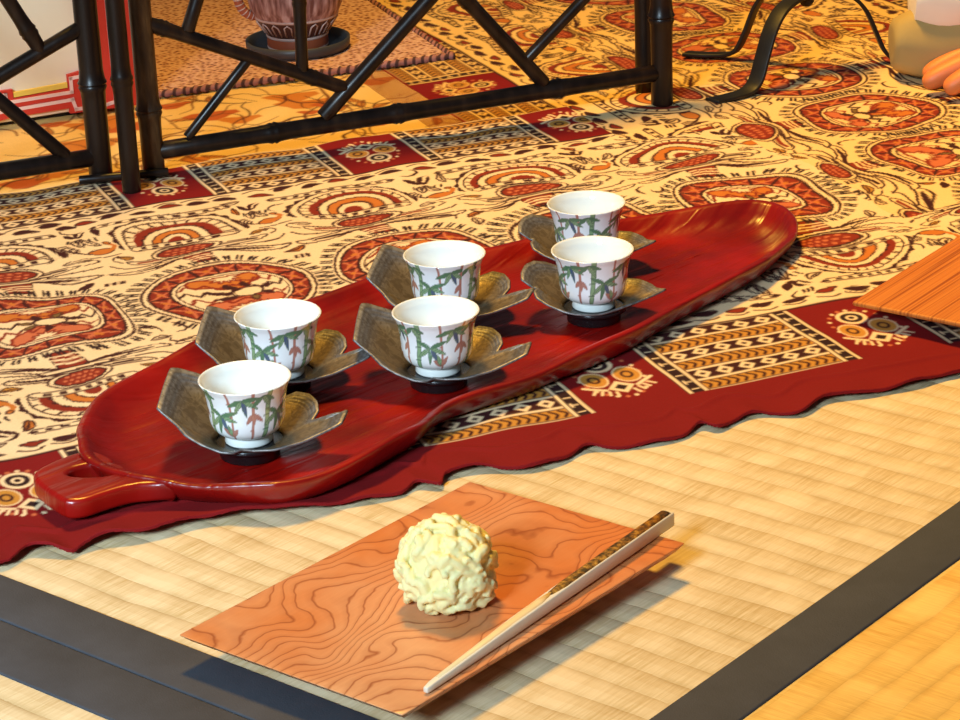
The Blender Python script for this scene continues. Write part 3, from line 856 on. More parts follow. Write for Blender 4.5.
# ----------------------------------------------------------------- saucers (butterfly wings of pewter on black feet)
SZ = TZ + 0.0032                                                    # inside floor of the tray
WING_A = [(-8,26,8),(-14,33,15),(-26,35,21),(-40,34,26),(-45,31,27.5),(-47,15,25),(-48,0,23),(-48.5,-6,21.5),(-44,-8,18),(-38,-12,14.5),(-33,-17,11),(-24,-21,7),(-12,-23.5,3.5),(-6,-24,3),(-2,-20,3.2),(4,-22,3),(14,-22.5,3.2),(28,-18,5),(40,-12,8),(46,-9,10),(48.5,2,12),(44,3,11),(37,4,8.5),(31.5,5,6.5),(34,11,8.5),(33,20,10),(29,28,10.5),(22,32,10.5),(15,30,8.5),(8,25,6)]
WING_B = [(-6,25,8),(-14,29,12),(-24,29,16),(-31,26,18),(-36,19,18.5),(-38.5,11,17.5),(-39,4,15.5),(-35,2,13),(-31,1.5,11.5),(-33,-4,11.5),(-32,-10,9.5),(-26.5,-15,7),(-18,-19,4),(-11,-20.5,2.6),(-4,-21,2.2),(3,-20.5,2.2),(12,-18.5,4),(23,-13.5,5.5),(33,-8,7),(39.5,-3,8),(35,1,7.5),(33,9,7),(27.5,17.5,7),(18,22.5,6.5),(8,23,6)]
WING_A = [(x * .88 if x < -20 else x, y, z * (.95 if x < -20 else 1)) for x, y, z in WING_A]
def build_saucer(W):
    out = catmull(W, 4, True) * mm; n = len(out)
    lin = np.array([np.array(W[k // 4], float) * (1 - (k % 4) / 4) + np.array(W[(k // 4 + 1) % len(W)], float) * (k % 4) / 4 for k in range(n)]) * mm
    out = out * 0.3 + lin * 0.7
    r0 = 0.0165; z0 = 0.0076
    V, F, T = [], [], []
    S = [0, .12, .25, .4, .55, .7, .82, .92, 1.0]
    for s in S:
        for p in out:
            a = math.atan2(p[1], p[0]); c = np.array((r0 * math.cos(a), r0 * math.sin(a), 0))
            x, y = c[0] + (p[0] - c[0]) * s, c[1] + (p[1] - c[1]) * s
            V.append((x, y, z0 + p[2] * (0.78 * s + 0.22 * s * s))); T.append(s)
    for k in range(len(S) - 1):
        for i in range(n):
            j = (i + 1) % n
            F.append((k * n + i, k * n + j, (k + 1) * n + j, (k + 1) * n + i))
    return V, F, T
def make_saucer(W, label):
    root = empty('saucer', (0, 0, 0))
    tag(root, label, 'saucer', 'butterfly saucers on the red tray')
    V, F, T = build_saucer(W)
    w = mesh('butterfly_wings', V, F, M['pewter'], root)
    at = w.data.attributes.new('ring', 'FLOAT', 'POINT'); at.data.foreach_set('value', np.array(T, np.float32))
    so = w.modifiers.new('thick', 'SOLIDIFY'); so.thickness = 0.0011; so.offset = -1
    v, f = lathe([(0.0, .0077), (.0120, .0077), (.0170, .0079), (.0184, .0088), (.0190, .0086), (.0184, .0066), (.0158, .0052), (.0150, .0044), (.0146, .0004), (.0140, 0.0), (0, 0)], 56)
    mesh('black_base', v, f, M['black_lacquer'], root)['label'] = 'black lacquered foot and round well'
    return root

# ----------------------------------------------------------------- teacups
GREEN = srgb(84, 126, 90); GREEN2 = srgb(130, 160, 116); BLUE = srgb(74, 88, 122); REDB = srgb(176, 124, 106); WHITE = srgb(232, 234, 230)
CIRC, CUPH = 0.132, 0.0322
cv = Canvas(0, CIRC, 0, CUPH, CIRC / 480, CUPH / 96, WHITE); cv.aa = 0.00035
rr = random.Random(11)
def blade(x, y, L, W, a, c, line):
    ca, sa = math.cos(a), math.sin(a)
    pts = [(x + (px * L) * ca - (py * W) * sa, y + (px * L) * sa + (py * W) * ca) for px, py in ((0, 0), (.3, .45), (.6, .42), (1, 0), (.6, -.42), (.3, -.45))]
    cv.poly(pts, c, line, .0004, smooth=True, n=3)
    cv.stroke([(x, y), (x + .8 * L * ca, y + .8 * L * sa)], .0003, line)
def stalk(x0, x1, w, c, dark, y0=0.0055, y1=0.0335):
    cv.stroke([(x0, y0), ((x0 + x1) / 2 + .0006, (y0 + y1) / 2), (x1, y1)], w * 1.35, dark); cv.stroke([(x0, y0), ((x0 + x1) / 2 + .0006, (y0 + y1) / 2), (x1, y1)], w, c)
    for q in (.22, .48, .74):
        yy = y0 + (y1 - y0) * q; xx = x0 + (x1 - x0) * q; cv.stroke([(xx - w * .8, yy - .0002), (xx + w * .8, yy + .0003)], .0007, dark)
NR = 4; PIT = CIRC / NR
def star(cx, cy, angs, L, cols):
    for i, a in enumerate(angs):
        a += rr.uniform(-.1, .1); c = cols[i % len(cols)]
        blade(cx, cy, L * rr.uniform(.85, 1.1), .0024, a, c, lred if c is REDB else lr)
lr = srgb(84, 112, 84); lred = srgb(160, 108, 92)
for k in range(NR):
    x = .003 + k * PIT
    stalk(x + .0170, x + .0158, .0010, REDB, lred)
    stalk(x + .0275, x + .0290, .0011, REDB, lred)
    stalk(x + .0020, x + .0045, .0021, GREEN2, lr)
    star(x + .0105, .0190, (-2.5, -1.75, -1.1, -.35, .35, 2.8), .0096, (GREEN2, GREEN, BLUE, GREEN2, GREEN, GREEN))
    star(x + .0235, .0285, (-2.75, -2.1, -1.3, -.55, .1), .0095, (GREEN, GREEN2, BLUE, GREEN2, GREEN))
    star(x + .0010, .0300, (-.4, -1.0, -2.3), .0080, (GREEN, GREEN2, GREEN))
    star(x + .0290, .0205, (-2.3, -1.5, -.8), .0062, (REDB, REDB, REDB))
    star(x + .0165, .0085, (2.5, 1.8, .9), .0062, (REDB, GREEN2, REDB))
cv.rect(0, CIRC, 0, .0050, WHITE)
cv.stroke([(0, .0338), (CIRC, .0338)], .0005, srgb(170, 128, 96))
RT = 0.0226
PROF = [(.470, .15), (.57, .162), (.66, .195), (.735, .25), (.785, .32), (.813, .41), (.826, .52), (.838, .62), (.856, .72), (.886, .81), (.925, .90), (.970, .965), (.995, 1.0)]
def build_cup_body():
    cs = catmull([(r, z, 0) for r, z in PROF], 5)
    outer = [(r * RT, z * CUPH) for r, z, _ in cs]
    inner = [((r - .055 + .0 * z) * RT, (z * .985 + .012) * CUPH) for r, z, _ in cs][::-1]
    inner = [(max(r, 0.004), z) for r, z in inner]
    lip = [(outer[-1][0] * 1.0 - .0004, outer[-1][1] + .0004), (outer[-1][0] - .0009, outer[-1][1] + .0002)]
    prof = [(0.0, .155 * CUPH)] + outer + lip + inner[1:] + [(0.006, .185 * CUPH), (0.0, .18 * CUPH)]
    n = 320
    V, F = lathe(prof, n)
    m = len(prof); no = len(outer)
    colr = np.ones((len(V), 4), np.float32); colr[:, :3] = WHITE
    for i in range(n):
        ui = i * len(cv.us) / n
        for k in range(1, 1 + no):
            vi = min(int(prof[k][1] / CUPH * len(cv.vs)), len(cv.vs) - 1)
            colr[i * m + k, :3] = cv.C[vi, int(ui) % len(cv.us)]
    return V, F, colr
def make_cup(label):
    root = empty('teacup', (0, 0, 0)); tag(root, label, 'teacup', 'teacups on the red tray')
    V, F, c = build_cup_body()
    b = mesh('cup_body', V, F, M['porcelain'], root)
    at = b.data.color_attributes.new('glaze', 'FLOAT_COLOR', 'POINT'); at.data.foreach_set('color', c.ravel())
    v, f = lathe([(.0100, .0058), (.0098, 0.0006), (.0102, 0.0), (.0114, 0.0), (.0118, .0008), (.0112, .0040), (.0108, .0062)], 64)
    mesh('foot_ring', v, f, M['porcelain_plain'], root)
    return root
CUPS = [(-0.1131, 1.1381, 0, 0.3, 'A', 'white bamboo-painted teacup at front left of the tray, nearest the handle', 'butterfly saucer at front left of the tray, nearest the handle'),
        (-0.1023, 1.2235, 0, 2.1, 'A', 'white bamboo-painted teacup at back left, just behind the one nearest the handle', 'butterfly saucer at back left, behind the one nearest the handle'),
        (-0.0216, 1.2190, 0, 3.9, 'A', 'white bamboo-painted teacup at the middle front of the tray', 'butterfly saucer at the middle front of the tray, its left wing raised'),
        (-0.0170, 1.3065, -8, 5.2, 'A', 'white bamboo-painted teacup at the middle back of the tray', 'butterfly saucer at the middle back of the tray, its right wing tip low'),
        (0.0630, 1.3040, 2, 1.2, 'B', 'white bamboo-painted teacup at front right, just in front of the farthest cup', 'butterfly saucer at front right of the tray, with rounded two-lobed left wing'),
        (0.0640, 1.3850, 2, 2.9, 'B', 'white bamboo-painted teacup at back right, farthest of the six', 'butterfly saucer at back right of the tray, under the farthest teacup')]
sA = sB = c0 = None
for x, y, rz, ca, kind, lc_, ls_ in CUPS:
    if kind == 'A':
        s = make_saucer(WING_A, ls_) if sA is None else copy_tree(sA); sA = sA or s
    else:
        s = make_saucer(WING_B, ls_) if sB is None else copy_tree(sB); sB = sB or s
    y -= .0032; s['label'] = ls_; s.location = (x, y, SZ); s.rotation_euler = (0, 0, R(rz))
    q = make_cup(lc_) if c0 is None else copy_tree(c0); c0 = c0 or q
    q['label'] = lc_; q.location = (x, y, SZ + 0.0078); q.rotation_euler = (0, 0, ca)

# ----------------------------------------------------------------- wooden plate, sweet and pick
PZ = 0.0145
PL = [(-0.1283, 0.9317), (-0.0069, 1.0727), (0.0861, 0.9985), (-0.0352, 0.8575)]
pl = empty('wooden_plate', (-0.0211, 0.9651, 0)); tag(pl, 'rectangular orange wooden plate with swirling grain, holding the green sweet', 'plate')
ox, oy = -0.0211, 0.9651
N1, N2 = 30, 22
V, F = [], []
for side in (0, 1):
    for i in range(N1 + 1):
        for j in range(N2 + 1):
            a, b = i / N1, j / N2
            p0 = np.array(PL[0]) * (1 - a) + np.array(PL[1]) * a; p1 = np.array(PL[3]) * (1 - a) + np.array(PL[2]) * a
            p = p0 * (1 - b) + p1 * b
            e = max(abs(a - .5), abs(b - .5)) * 2
            zz = PZ + 0.0010 * max(0, (e - .72) / .28) ** 2
            if side: 
                cin = 1 - 0.045; p = np.array((ox, oy)) + (p - np.array((ox, oy))) * cin; zz -= 0.0038
            V.append((p[0] - ox, p[1] - oy, zz))
M1 = (N1 + 1) * (N2 + 1)
idx = lambda s, i, j: s * M1 + i * (N2 + 1) + j
for i in range(N1):
    for j in range(N2):
        F.append((idx(0, i, j), idx(0, i, j + 1), idx(0, i + 1, j + 1), idx(0, i + 1, j))); F.append((idx(1, i, j), idx(1, i + 1, j), idx(1, i + 1, j + 1), idx(1, i, j + 1)))
for i in range(N1):
    for j in (0, N2): F.append((idx(0, i, j), idx(0, i + 1, j), idx(1, i + 1, j), idx(1, i, j)))
for j in range(N2):
    for i in (0, N1): F.append((idx(0, i, j), idx(0, i, j + 1), idx(1, i, j + 1), idx(1, i, j)))
po = mesh('plate_top', V, F, M['plate'], pl); fix_normals(po); bevel(po, .0007, 2, 50)
for s in (-1, 1):                                                   # two low runners under the board
    a = .5 + s * .33
    p0 = np.array(PL[0]) * (1 - a) + np.array(PL[1]) * a; p1 = np.array(PL[3]) * (1 - a) + np.array(PL[2]) * a
    d = (p1 - p0) / np.linalg.norm(p1 - p0); nn = np.array((-d[1], d[0])) * .004
    q0, q1 = p0 + d * .026, p1 - d * .026
    poly = [q0 - nn, q1 - nn, q1 + nn, q0 + nn]
    v, f = prism([(p[0] - ox, p[1] - oy) for p in poly], 0.0002, PZ - .0037)
    r_ = mesh('runner', v, f, M['plate'], pl, False); fix_normals(r_)

def build_kinton():
    parts = []
    r = random.Random(4)
    def slump(x, y, z):                                             # the ball settles a little on the plate
        zr = (z - .0175) / .021
        if zr >= 0: return (x, y, z)
        k = min(1.35, 1 / math.sqrt(max(.05, 1 - .80 * min(1, zr * zr)))); return (x * k, y * k, z)
    Rk = 0.0168
    ico = bmesh.new(); bmesh.ops.create_icosphere(ico, subdivisions=3, radius=Rk)
    parts.append(([slump(v.co.x, v.co.y, v.co.z + .0175) for v in ico.verts], [[v.index for v in f.verts] for f in ico.faces])); ico.free()
    for i in range(230):
        z = r.uniform(-.82, 1); a = r.uniform(0, 2 * PI); q = math.sqrt(1 - z * z)
        n = Vector((q * math.cos(a), q * math.sin(a), z))
        t1 = n.cross(Vector((r.uniform(-1, 1), r.uniform(-1, 1), r.uniform(-1, 1)))).normalized()
        rad = Rk + r.uniform(-.0008, .0024)
        L = r.uniform(.006, .011); w = r.uniform(.0015, .0024)
        bend = r.uniform(-.4, .9)
        path, rads = [], []
        for k in range(6):
            u = (k / 5 - .5)
            p = (n * rad + t1 * (L * u)).normalized() * (rad + bend * .005 * (u if r.random() < .5 else abs(u)))
            p = p + n.cross(t1) * (.0018 * math.sin(u * 5 + i))
            path.append(slump(p.x, p.y, max(p.z + .0175, w)))
            rads.append(w * (0.72 if k in (0, 5) else 1))
        parts.append(tube(path, rads, 7))
    return join(parts)
v, f = build_kinton()
kt = mesh('bean_sweet', v, f, M['kinton'], loc=(-0.0172, 0.9535, PZ + .0002))
rm = kt.modifiers.new('merge', 'REMESH'); rm.mode = 'VOXEL'; rm.voxel_size = 0.00055; rm.use_smooth_shade = True
smo = kt.modifiers.new('soft', 'SMOOTH'); smo.iterations = 2; smo.factor = 0.4
kt.scale = (1.02, 1.02, 1.0)
tag(kt, 'round pale green sweet made of tangled bean paste strands on the wooden plate', 'sweet')

pk = empty('sweet_pick', (-0.0264, 0.8740, PZ + .0012)); tag(pk, 'long pale wooden pick with a bark-covered back lying across the plate', 'pick')
d = Vector((0.0803 + .0264, 1.0176 - .8740, 0)); Lp = d.length
pk.rotation_euler = (0, 0, math.atan2(d.y, d.x))
sec = [(0.0, .0022, .0024), (.004, .0030, .0030), (.06, .0052, .0052), (.105, .0058, .0060), (Lp, .0062, .0066)]   # s, width, height
V, F = [], []
for s, w, h in sec:
    V += [(s, -w / 2, 0), (s, w / 2, 0), (s, w / 2, h), (s, -w / 2, h)]
for k in range(len(sec) - 1):
    o = k * 4
    for i in range(4): F.append((o + i, o + (i + 1) % 4, o + 4 + (i + 1) % 4, o + 4 + i))
F.append((3, 2, 1, 0)); o = (len(sec) - 1) * 4; F.append((o, o + 1, o + 2, o + 3))
sh = mesh('shaft', V, F, M['pale_wood'], pk, True); fix_normals(sh); bevel(sh, .0005, 2)
cf = [(.005, .0011, .0023), (.05, .0021, .0042), (.088, .0024, .0052)]
V, F = [], []
n = 14
def strip(rows, name, m, tip0=False, tip1=False):
    V, F = [], []
    for (s, w, z) in rows:
        for k in range(7):
            a = PI * k / 6
            V.append((s, w * math.cos(a) + .0002, z + .0009 * math.sin(a) - .0003))
    for i in range(len(rows) - 1):
        for k in range(6): F.append((i * 7 + k, i * 7 + k + 1, i * 7 + 8 + k, i * 7 + 7 + k))
    F.append(list(range(7))); F.append([(len(rows) - 1) * 7 + k for k in range(7)])
    o_ = mesh(name, V, F, m, pk); fix_normals(o_); return o_
strip([(.083, .0004, .0056), (.088, .0016, .0057), (.096, .0025, .0059), (.13, .0027, .0062), (Lp - .002, .0028, .0066)], 'bark', M['bark'])['label'] = 'mottled brown bark strip'
strip([(.008, .0010, .0031), (.05, .0020, .0047), (.078, .0023, .0055), (.087, .0007, .0058)], 'cut_face', M['cut_wood'])['label'] = 'pale yellow cut face'

# ----------------------------------------------------------------- cedar board at the right
bd = empty('cedar_board', (0.2020, 1.2892, 0), R(52.7)); tag(bd, 'straight-grained cedar board at the right edge, resting on the printed cloth', 'board')
v, f = box(0, .40, -.30, 0, .0122, .0150)
b_ = mesh('board_top', v, f, M['cedar'], bd, True); bevel(b_, .0012, 3)
for x in (.07, .31):
    v, f = box(x, x + .012, -.28, -.03, .0035, .0124); mesh('runner', v, f, M['cedar'], bd, False)

# ----------------------------------------------------------------- smoked bamboo folding screen
def bamboo(name, p0, p1, r, nodes, mat, parent, seed=0):
    p0, p1 = Vector(p0), Vector(p1); L = (p1 - p0).length
    S = {0.0: r * .92, L: r * .92}
    rs = random.Random(seed)
    for q in nodes:
        s = q * L
        for ds, k in ((-.010, 1.0), (-.0045, 1.05), (-.0018, 1.20), (0, 1.10), (.0012, 1.24), (.004, 1.07), (.010, 1.0)):
            if 0 < s + ds < L: S[s + ds] = r * k
    for k in range(1, 8):
        s = L * k / 8
        if all(abs(s - x) > .012 for x in S): S[s] = r * rs.uniform(.96, 1.0)
    S[0.0008] = r; S[L - .0008] = r
    ks = sorted(S)
    d = (p1 - p0).normalized()
    path = [p0 + d * s for s in ks]
    v, f = tube(path, [S[k] for k in ks], 18)
    o = mesh(name, v, f, mat, parent)
    # a thin local frame so the fibre streaks follow the stem
    m = o.modifiers.new('es', 'EDGE_SPLIT'); m.split_angle = R(60)
    return o

scr = empty('bamboo_screen', (-0.2091, 1.6079, 0)); tag(scr, 'low dark bamboo folding screen with crossing lattice bars, behind the red tray', 'screen')
def panel(base, ang, items, flip):
    e = Vector((math.cos(ang), math.sin(ang), 0))
    off = Vector(base) - scr.location
    for i, (name, a, b, r, nodes, mat) in enumerate(items):
        p0 = off + e * a[0] + Vector((0, 0, a[1])); p1 = off + e * b[0] + Vector((0, 0, b[1]))
        bamboo(name, p0, p1, r, nodes, mat, scr, i)
Bm, Bp = M['bamboo'], M['bamboo_pale']
g0 = 0.0035
panel((-0.2091, 1.6079, 0), R(19.1), [
    ('post', (0, g0), (0, .235), .0073, (.19, .62), Bp),
    ('post', (.3640, g0), (.3640, .235), .0078, (.27, .66), Bm),
    ('bottom_rail', (.004, .0195), (.360, .0265), .0060, (.22, .465, .79), Bm),
    ('top_rail', (.004, .215), (.360, .215), .0060, (.3, .7), Bm),
    ('lattice_bar', (.004, .105), (.138, .043), .0047, (.07, .8), Bm),
    ('lattice_bar', (.117, .027), (.318, .210), .0053, (.47,), Bm),
    ('lattice_bar', (.024, .026), (.069, .073), .0034, (), Bm),
    ('lattice_bar', (.105, .060), (.108, .210), .0043, (.32,), Bm),
    ('lattice_bar', (.030, .097), (.075, .210), .0046, (.5,), Bm),
    ('lattice_bar', (.276, .030), (.125, .210), .0050, (.36, .7), Bm),
    ('lattice_bar', (.263, .048), (.361, .132), .0040, (.6,), Bm)], False)
panel((-0.2432, 1.6016, 0), R(202), [
    ('post', (0, g0), (0, .235), .0078, (.28, .7), Bm),
    ('post', (.3640, g0), (.3640, .235), .0078, (.27, .66), Bm),
    ('bottom_rail', (.004, .0195), (.360, .0195), .0060, (.35, .7), Bm),
    ('top_rail', (.004, .215), (.360, .215), .0060, (.3, .7), Bm),
    ('lattice_bar', (.004, .106), (.150, .042), .0050, (.6,), Bm),
    ('lattice_bar', (.022, .023), (.170, .186), .0047, (.7,), Bm),
    ('lattice_bar', (.031, .094), (.088, .210), .0048, (.12, .55), Bm)], True)
off = scr.location
bamboo('hinge_post', Vector((-0.2200, 1.5731, g0)) - off, Vector((-0.2200, 1.5731, .235)) - off, .0061, (.32, .75), Bm, scr, 5)
bamboo('foot_peg', Vector((-0.2560, 1.590, .0075)) - off, Vector((-0.1990, 1.6010, .0075)) - off, .0029, (), Bm, scr, 6)
bamboo('back_post', Vector((0.1255, 1.7621, g0)) - off, Vector((0.1255, 1.7621, .235)) - off, .0070, (.35, .7), Bm, scr, 7)
bamboo('hinge_peg', Vector((0.1300, 1.7400, .225)) - off, Vector((0.1255, 1.7621, .225)) - off, .0029, (), Bm, scr, 8)

# ----------------------------------------------------------------- cream cabinet with stepped red border
cb = empty('cream_stand', (-0.3314, 1.7337, 0), R(25.7)); tag(cb, 'cream box with stepped red and white painted border behind the bamboo screen', 'box')
T0, T1, DP = -.115, .106, .16
v, f = box(T0, T1 - .004, .002, DP, .006, .26); o = mesh('body', v, f, M['cream'], cb, True); bevel(o, .002)
v, f = box(T0 + .01, T1 - .012, .012, DP - .01, .0006, .0062); mesh('plinth', v, f, M['dark_base'], cb, False)
def plate_xz(name, polys, y0, y1, m):
    parts = []
    for poly in polys:
        n = len(poly)
        V = [(p[0], y0, p[1]) for p in poly] + [(p[0], y1, p[1]) for p in poly]
        Fc = [list(range(n)), list(range(n, 2 * n))[::-1]] + [(i, n + i, n + (i + 1) % n, (i + 1) % n) for i in range(n)]
        parts.append((V, Fc))
    V, Fc = join(parts); o = mesh(name, V, Fc, m, cb, False); fix_normals(o); return o
rb = plate_xz('red_border', [[(T0, .0065), (-.02, .0065), (.010, .0100), (.052, .0100), (.052, .0060), (T1, .0040), (T1, .26), (.066, .26), (.066, .036), (.0525, .034), (.0525, .0245), (.012, .0235), (.012, .0300), (-.10, .030), (-.10, .26), (T0, .26)]], -.0012, .0025, M['red_paint'])
def lines(paths, w, name, m, y=-.0020):
    polys = []
    for P in paths:
        for (x0, z0), (x1, z1) in zip(P[:-1], P[1:]):
            dx, dz = x1 - x0, z1 - z0; L = math.hypot(dx, dz); nx, nz = -dz / L * w / 2, dx / L * w / 2
            ex, ez = dx / L * w / 2, dz / L * w / 2
            polys.append([(x0 - ex + nx, z0 - ez + nz), (x1 + ex + nx, z1 + ez + nz), (x1 + ex - nx, z1 + ez - nz), (x0 - ex - nx, z0 - ez - nz)])
    o = plate_xz(name, polys, y, -.0010, m); o.parent = rb; return o
lines([[(-.113, .0270), (.0065, .0270), (.0065, .0212), (.0545, .0215), (.0545, .0315), (.069, .0320), (.070, .25)],
       [(-.113, .0125), (.012, .0155), (.0545, .0160), (.0565, .0085), (.080, .0085), (.086, .0095), (.086, .25)],
       [(.096, .008), (.096, .25)]], .0024, 'white_line_trim', M['white_line'])
plate_xz('yellow_trim', [[(.0125, .0240), (.052, .0250), (.052, .0285), (.0125, .0275)]], -.0008, .0025, M['gold_line'])

# ----------------------------------------------------------------- rug, dish and pot
rg = empty('woven_rug', (-0.0097, 1.8764, 0), R(19.4)); tag(rg, 'brown woven rug with braided edge under the pot, behind the bamboo screen', 'rug')
v, f = box(-.232, -.005, .005, .40, .0030, .0056); mesh('rug_field', v, f, M['rug'], rg, False)
for a, b in (((-.232, .002), (0, .002)), ((-.002, .0), (-.002, .40))):
    P = [Vector((a[0] + (b[0] - a[0]) * i / 90, a[1] + (b[1] - a[1]) * i / 90, .0045)) for i in range(91)]
    v, f = tube(P, [.0028 * (1 + .28 * math.sin(i * 2.2)) for i in range(91)], 8); mesh('braided_edge', v, f, M['rug_edge'], rg)
PX, PY = -.1300, 1.915
dz = empty('round_dish', (PX, PY, .0053)); tag(dz, 'shallow dark grey round dish under the patterned pot', 'dish')
v, f = lathe([(0, 0), (.034, 0), (.0385, .001), (.0400, .004), (.0402, .0088), (.0390, .0092), (.0378, .0086), (.0370, .0042), (.035, .0026), (0, .0024)], 64); mesh('dish_bowl', v, f, M['dish'], dz); 
pt = empty('clay_pot', (PX, PY, .0078)); tag(pt, 'round clay pot with combed body and dark patterned band standing on the grey dish', 'pot')
v, f = lathe([(0, 0), (.0232, 0), (.0236, .0012), (.0232, .0020)], 64); mesh('base_ring', v, f, M['pot_white'], pt)
v, f = lathe([(.0232, .0020), (.0236, .0045), (.0232, .0088)], 64); mesh('terracotta_band', v, f, M['pot_terra'], pt)
v, f = lathe([(.0232, .0088), (.0240, .0094), (.0240, .0104), (.0236, .0110)], 64); mesh('slip_ring', v, f, M['pot_white'], pt)
v, f = lathe([(.0236, .0110), (.0262, .0150), (.0300, .0205), (.0318, .0240)], 64); band = mesh('dark_band', v, f, M['pot_dark'], pt)
v, f = lathe([(.0318, .0240), (.0324, .0246), (.0326, .0254), (.0324, .0260)], 64); mesh('slip_ring', v, f, M['pot_white'], pt)
v, f = lathe([(.0324, .0260), (.0355, .0330), (.0370, .0430), (.0355, .0540), (.0310, .0640), (.0240, .0710), (.0200, .0760), (.0210, .0820), (.0225, .0850), (.0205, .0850), (.0180, .0780), (.0180, .0730)], 64); mesh('combed_body', v, f, M['pot'], pt)
# arch motifs round the dark band
parts = []
for i in range(18):
    a = 2 * PI * i / 18
    P = []
    for dx, h in ((-.06, .10), (-.055, .75), (.0, .95), (.055, .75), (.06, .10)):
        r_ = .0238 + (.0316 - .0238) * h + .0004; z_ = .0118 + (.0236 - .0118) * h
        P.append((r_ * math.cos(a + dx * 1.6), r_ * math.sin(a + dx * 1.6), z_))
    parts.append(tube(P, .0007, 6))
v, f = join(parts); mesh('arch_motif', v, f, M['pot_white'], band)
P = [(-.031, -.006, .026), (-.0385, -.008, .030), (-.043, -.009, .040), (-.042, -.009, .052), (-.034, -.007, .059)]
v, f = tube(catmull(P, 5), .0036, 10); hnd = mesh('handle', v, f, M['pot_terra'], pt)
parts = []
Pc = catmull(P, 6)
for i in range(2, len(Pc) - 2, 2):
    parts.append(tube([Pc[i] - (Pc[i + 1] - Pc[i]) * .22, Pc[i] + (Pc[i + 1] - Pc[i]) * .22], .0039, 10))
v, f = join(parts); mesh('handle_stripe', v, f, M['pot_white'], hnd)

# ----------------------------------------------------------------- wrought iron stand
st_ = empty('iron_stand', (.2455, 1.800, 0)); tag(st_, 'black wrought iron stand on three curved flat legs, right of the bamboo screen', 'stand')
def flat_leg(P, w, th):
    P = catmull(P, 7); V, F = [], []
    dxy = Vector((P[-1][0] - P[0][0], P[-1][1] - P[0][1], 0)).normalized(); side = Vector((-dxy.y, dxy.x, 0))
    n = len(P)
    for i in range(n):
        t = Vector(P[min(i + 1, n - 1)] - P[max(i - 1, 0)]).normalized(); nr = side.cross(t).normalized()
        p = Vector(P[i]) - st_.location
        for a, b in ((-1, -1), (1, -1), (1, 1), (-1, 1)): V.append(p + side * (a * w / 2) + nr * (b * th / 2))
    for i in range(n - 1):
        for k in range(4): F.append((i * 4 + k, i * 4 + (k + 1) % 4, i * 4 + 4 + (k + 1) % 4, i * 4 + 4 + k))
    F.append((3, 2, 1, 0)); F.append([(n - 1) * 4 + k for k in range(4)])
    o = mesh('leg', V, F, M['iron'], st_, True); fix_normals(o); bevel(o, .0006, 2)
G = .0042
flat_leg([(.1698, 1.7271, G), (.185, 1.737, G), (.1965, 1.7455, G + .001), (.2035, 1.750, .012), (.2085, 1.7545, .027), (.2145, 1.760, .0445), (.2230, 1.770, .0560), (.2340, 1.785, .0600), (.2455, 1.800, .0600)], .0125, .0028)
flat_leg([(.1627, 1.8588, G), (.178, 1.853, G), (.1930, 1.8482, G + .001), (.2000, 1.8430, .010), (.2060, 1.838, .024), (.2125, 1.8315, .044), (.2200, 1.824, .0560), (.2330, 1.812, .0600), (.2455, 1.800, .0600)], .0095, .0028)
flat_leg([(.3320, 1.806, G), (.3219, 1.8113, G), (.3126, 1.8165, G + .001), (.3050, 1.8160, .012), (.2985, 1.8150, .026), (.2900, 1.8120, .044), (.2780, 1.8080, .0560), (.2620, 1.8040, .0600), (.2455, 1.800, .0600)], .0095, .0028)
v, f = lathe([(0, .0510), (.0035, .0520), (.0055, .0550), (.0055, .0590), (.0075, .0600), (.0075, .0640), (.0045, .0660), (.0045, .12), (0, .12)], 24); mesh('hub', v, f, M['iron'], st_)
v, f = lathe([(0, .119), (.008, .119), (.014, .122), (.016, .130), (.0145, .130), (.0125, .124), (0, .1225)], 40); mesh('top_cup', v, f, M['iron'], st_)
# ----------------------------------------------------------------- person reaching in at the right edge
pr = empty('person', (.46, 1.78, 0)); tag(pr, 'person at the top right edge, hand on the cloth below white and olive sleeves', 'person')
def skin_mesh(name, pts, edges, rad, mat, parent, sub=2):
    me = bpy.data.meshes.new(name)
    me.from_pydata([Vector(p) - parent.location for p in pts], edges, []); me.update()
    o = link(bpy.data.objects.new(name, me)); o.parent = parent
    me.materials.append(mat)
    sk = o.modifiers.new('skin', 'SKIN')
    sk.use_smooth_shade = True
    if not me.skin_vertices: me.attributes.new('skin_vertex', 'FLOAT', 'POINT')
    for i, r_ in enumerate(rad): me.skin_vertices[0].data[i].radius = (r_, r_) if not isinstance(r_, tuple) else r_
    me.skin_vertices[0].data[0].use_root = True
    s = o.modifiers.new('sub', 'SUBSURF'); s.levels = sub; s.render_levels = sub
    return o
try:
    pts = [(.640, 1.830, .170), (.560, 1.805, .110), (.470, 1.760, .052), (.430, 1.746, .034), (.396, 1.740, .024)]
    rad = [.034, .032, .025, (.020, .024), (.015, .032)]
    ed = [(0, 1), (1, 2), (2, 3), (3, 4)]
    for y, L in ((1.710, .052), (1.728, .064), (1.748, .060), (1.765, .046)):   # four bent fingers
        b0 = len(pts)
        pts += [(.380, y, .024), (.380 - L * .45, y - .002, .026), (.380 - L * .8, y - .004, .017), (.380 - L, y - .005, .0105)]
        rad += [.0095, .0088, .0080, .0068]
        ed += [(4, b0), (b0, b0 + 1), (b0 + 1, b0 + 2), (b0 + 2, b0 + 3)]
    b0 = len(pts); pts += [(.412, 1.715, .022), (.392, 1.692, .016), (.374, 1.683, .0115)]; rad += [.0115, .0095, .0075]   # thumb leaves the side of the palm
    ed += [(3, b0), (b0, b0 + 1), (b0 + 1, b0 + 2)]
    skin_mesh('arm', pts, ed, rad, M['skin'], pr)
except Exception as ex:
    print('arm', ex)
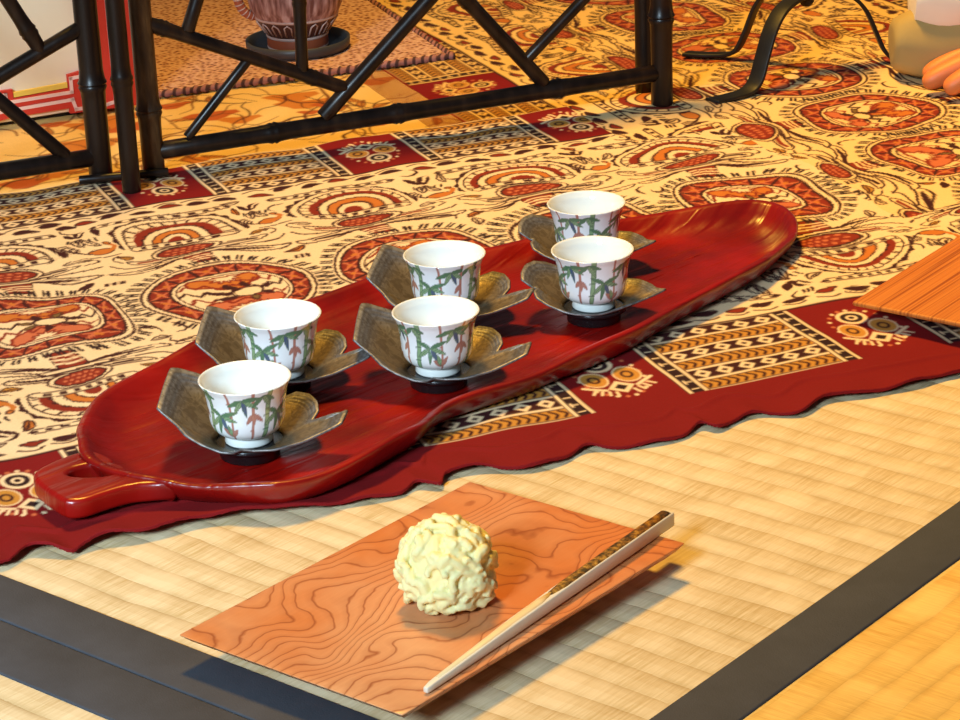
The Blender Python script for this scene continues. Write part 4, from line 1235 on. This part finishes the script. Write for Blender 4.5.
def sleeve(name, path, rad, mat, flat):
    P = catmull(path, 6); n = 22; V, F = [], []
    for i, p in enumerate(P):
        u = i / (len(P) - 1); ry = rad[0] + (rad[1] - rad[0]) * u
        for k in range(n):
            a = 2 * PI * k / n; q = 1 + .06 * math.sin(3 * a + i * .5) + .03 * math.sin(7 * a - i * .3)
            V.append(Vector((p[0], p[1] + ry * q * math.cos(a) * flat, p[2] + ry * q * math.sin(a))) - pr.location)
    for i in range(len(P) - 1):
        for k in range(n): F.append((i * n + k, i * n + (k + 1) % n, (i + 1) * n + (k + 1) % n, (i + 1) * n + k))
    F.append(list(range(n))); F.append([(len(P) - 1) * n + k for k in range(n)][::-1])
    o = mesh(name, V, F, mat, pr); fix_normals(o); bevel(o, .004, 3, 50); return o
sleeve('olive_sleeve', [(.302, 1.770, .0290), (.345, 1.775, .034), (.45, 1.79, .065), (.63, 1.85, .16)], (.0165, .06), M['sleeve_olive'], 1.0)
sleeve('white_sleeve', [(.316, 1.770, .0610), (.360, 1.780, .070), (.46, 1.80, .105), (.63, 1.86, .20)], (.0175, .07), M['sleeve_white'], 1.1)

# ----------------------------------------------------------------- light
def area(name, loc, target, size, power, color, spread=180, sy=None):
    ld = bpy.data.lights.new(name, 'AREA'); ld.energy = power; ld.color = color; ld.size = size
    if sy: ld.shape = 'RECTANGLE'; ld.size_y = sy
    ld.spread = R(spread)
    o = link(bpy.data.objects.new(name, ld)); o.location = loc
    o.rotation_euler = (Vector(target) - Vector(loc)).to_track_quat('-Z', 'Y').to_euler()
    return o
area('ceiling_lamp', (-.14, 1.80, 1.70), (.72, 1.42, 0), .26, 16.0, (1.0, .56, .08), 96)
area('window_light', (-.85, -.55, 1.05), (-.34, 1.10, 0), .45, 5.2, (.59, .79, .95), 44)
w = bpy.data.worlds.new('room'); scene.world = w; w.use_nodes = True
w.node_tree.nodes['Background'].inputs[0].default_value = (.75, .85, 1.0, 1)
w.node_tree.nodes['Background'].inputs[1].default_value = 0.06

scene.view_settings.view_transform = 'Standard'; scene.view_settings.look = 'None'
scene.view_settings.exposure = 0.12; scene.view_settings.gamma = 1.0
try: scene.view_settings.use_curve_mapping = False
except Exception: pass
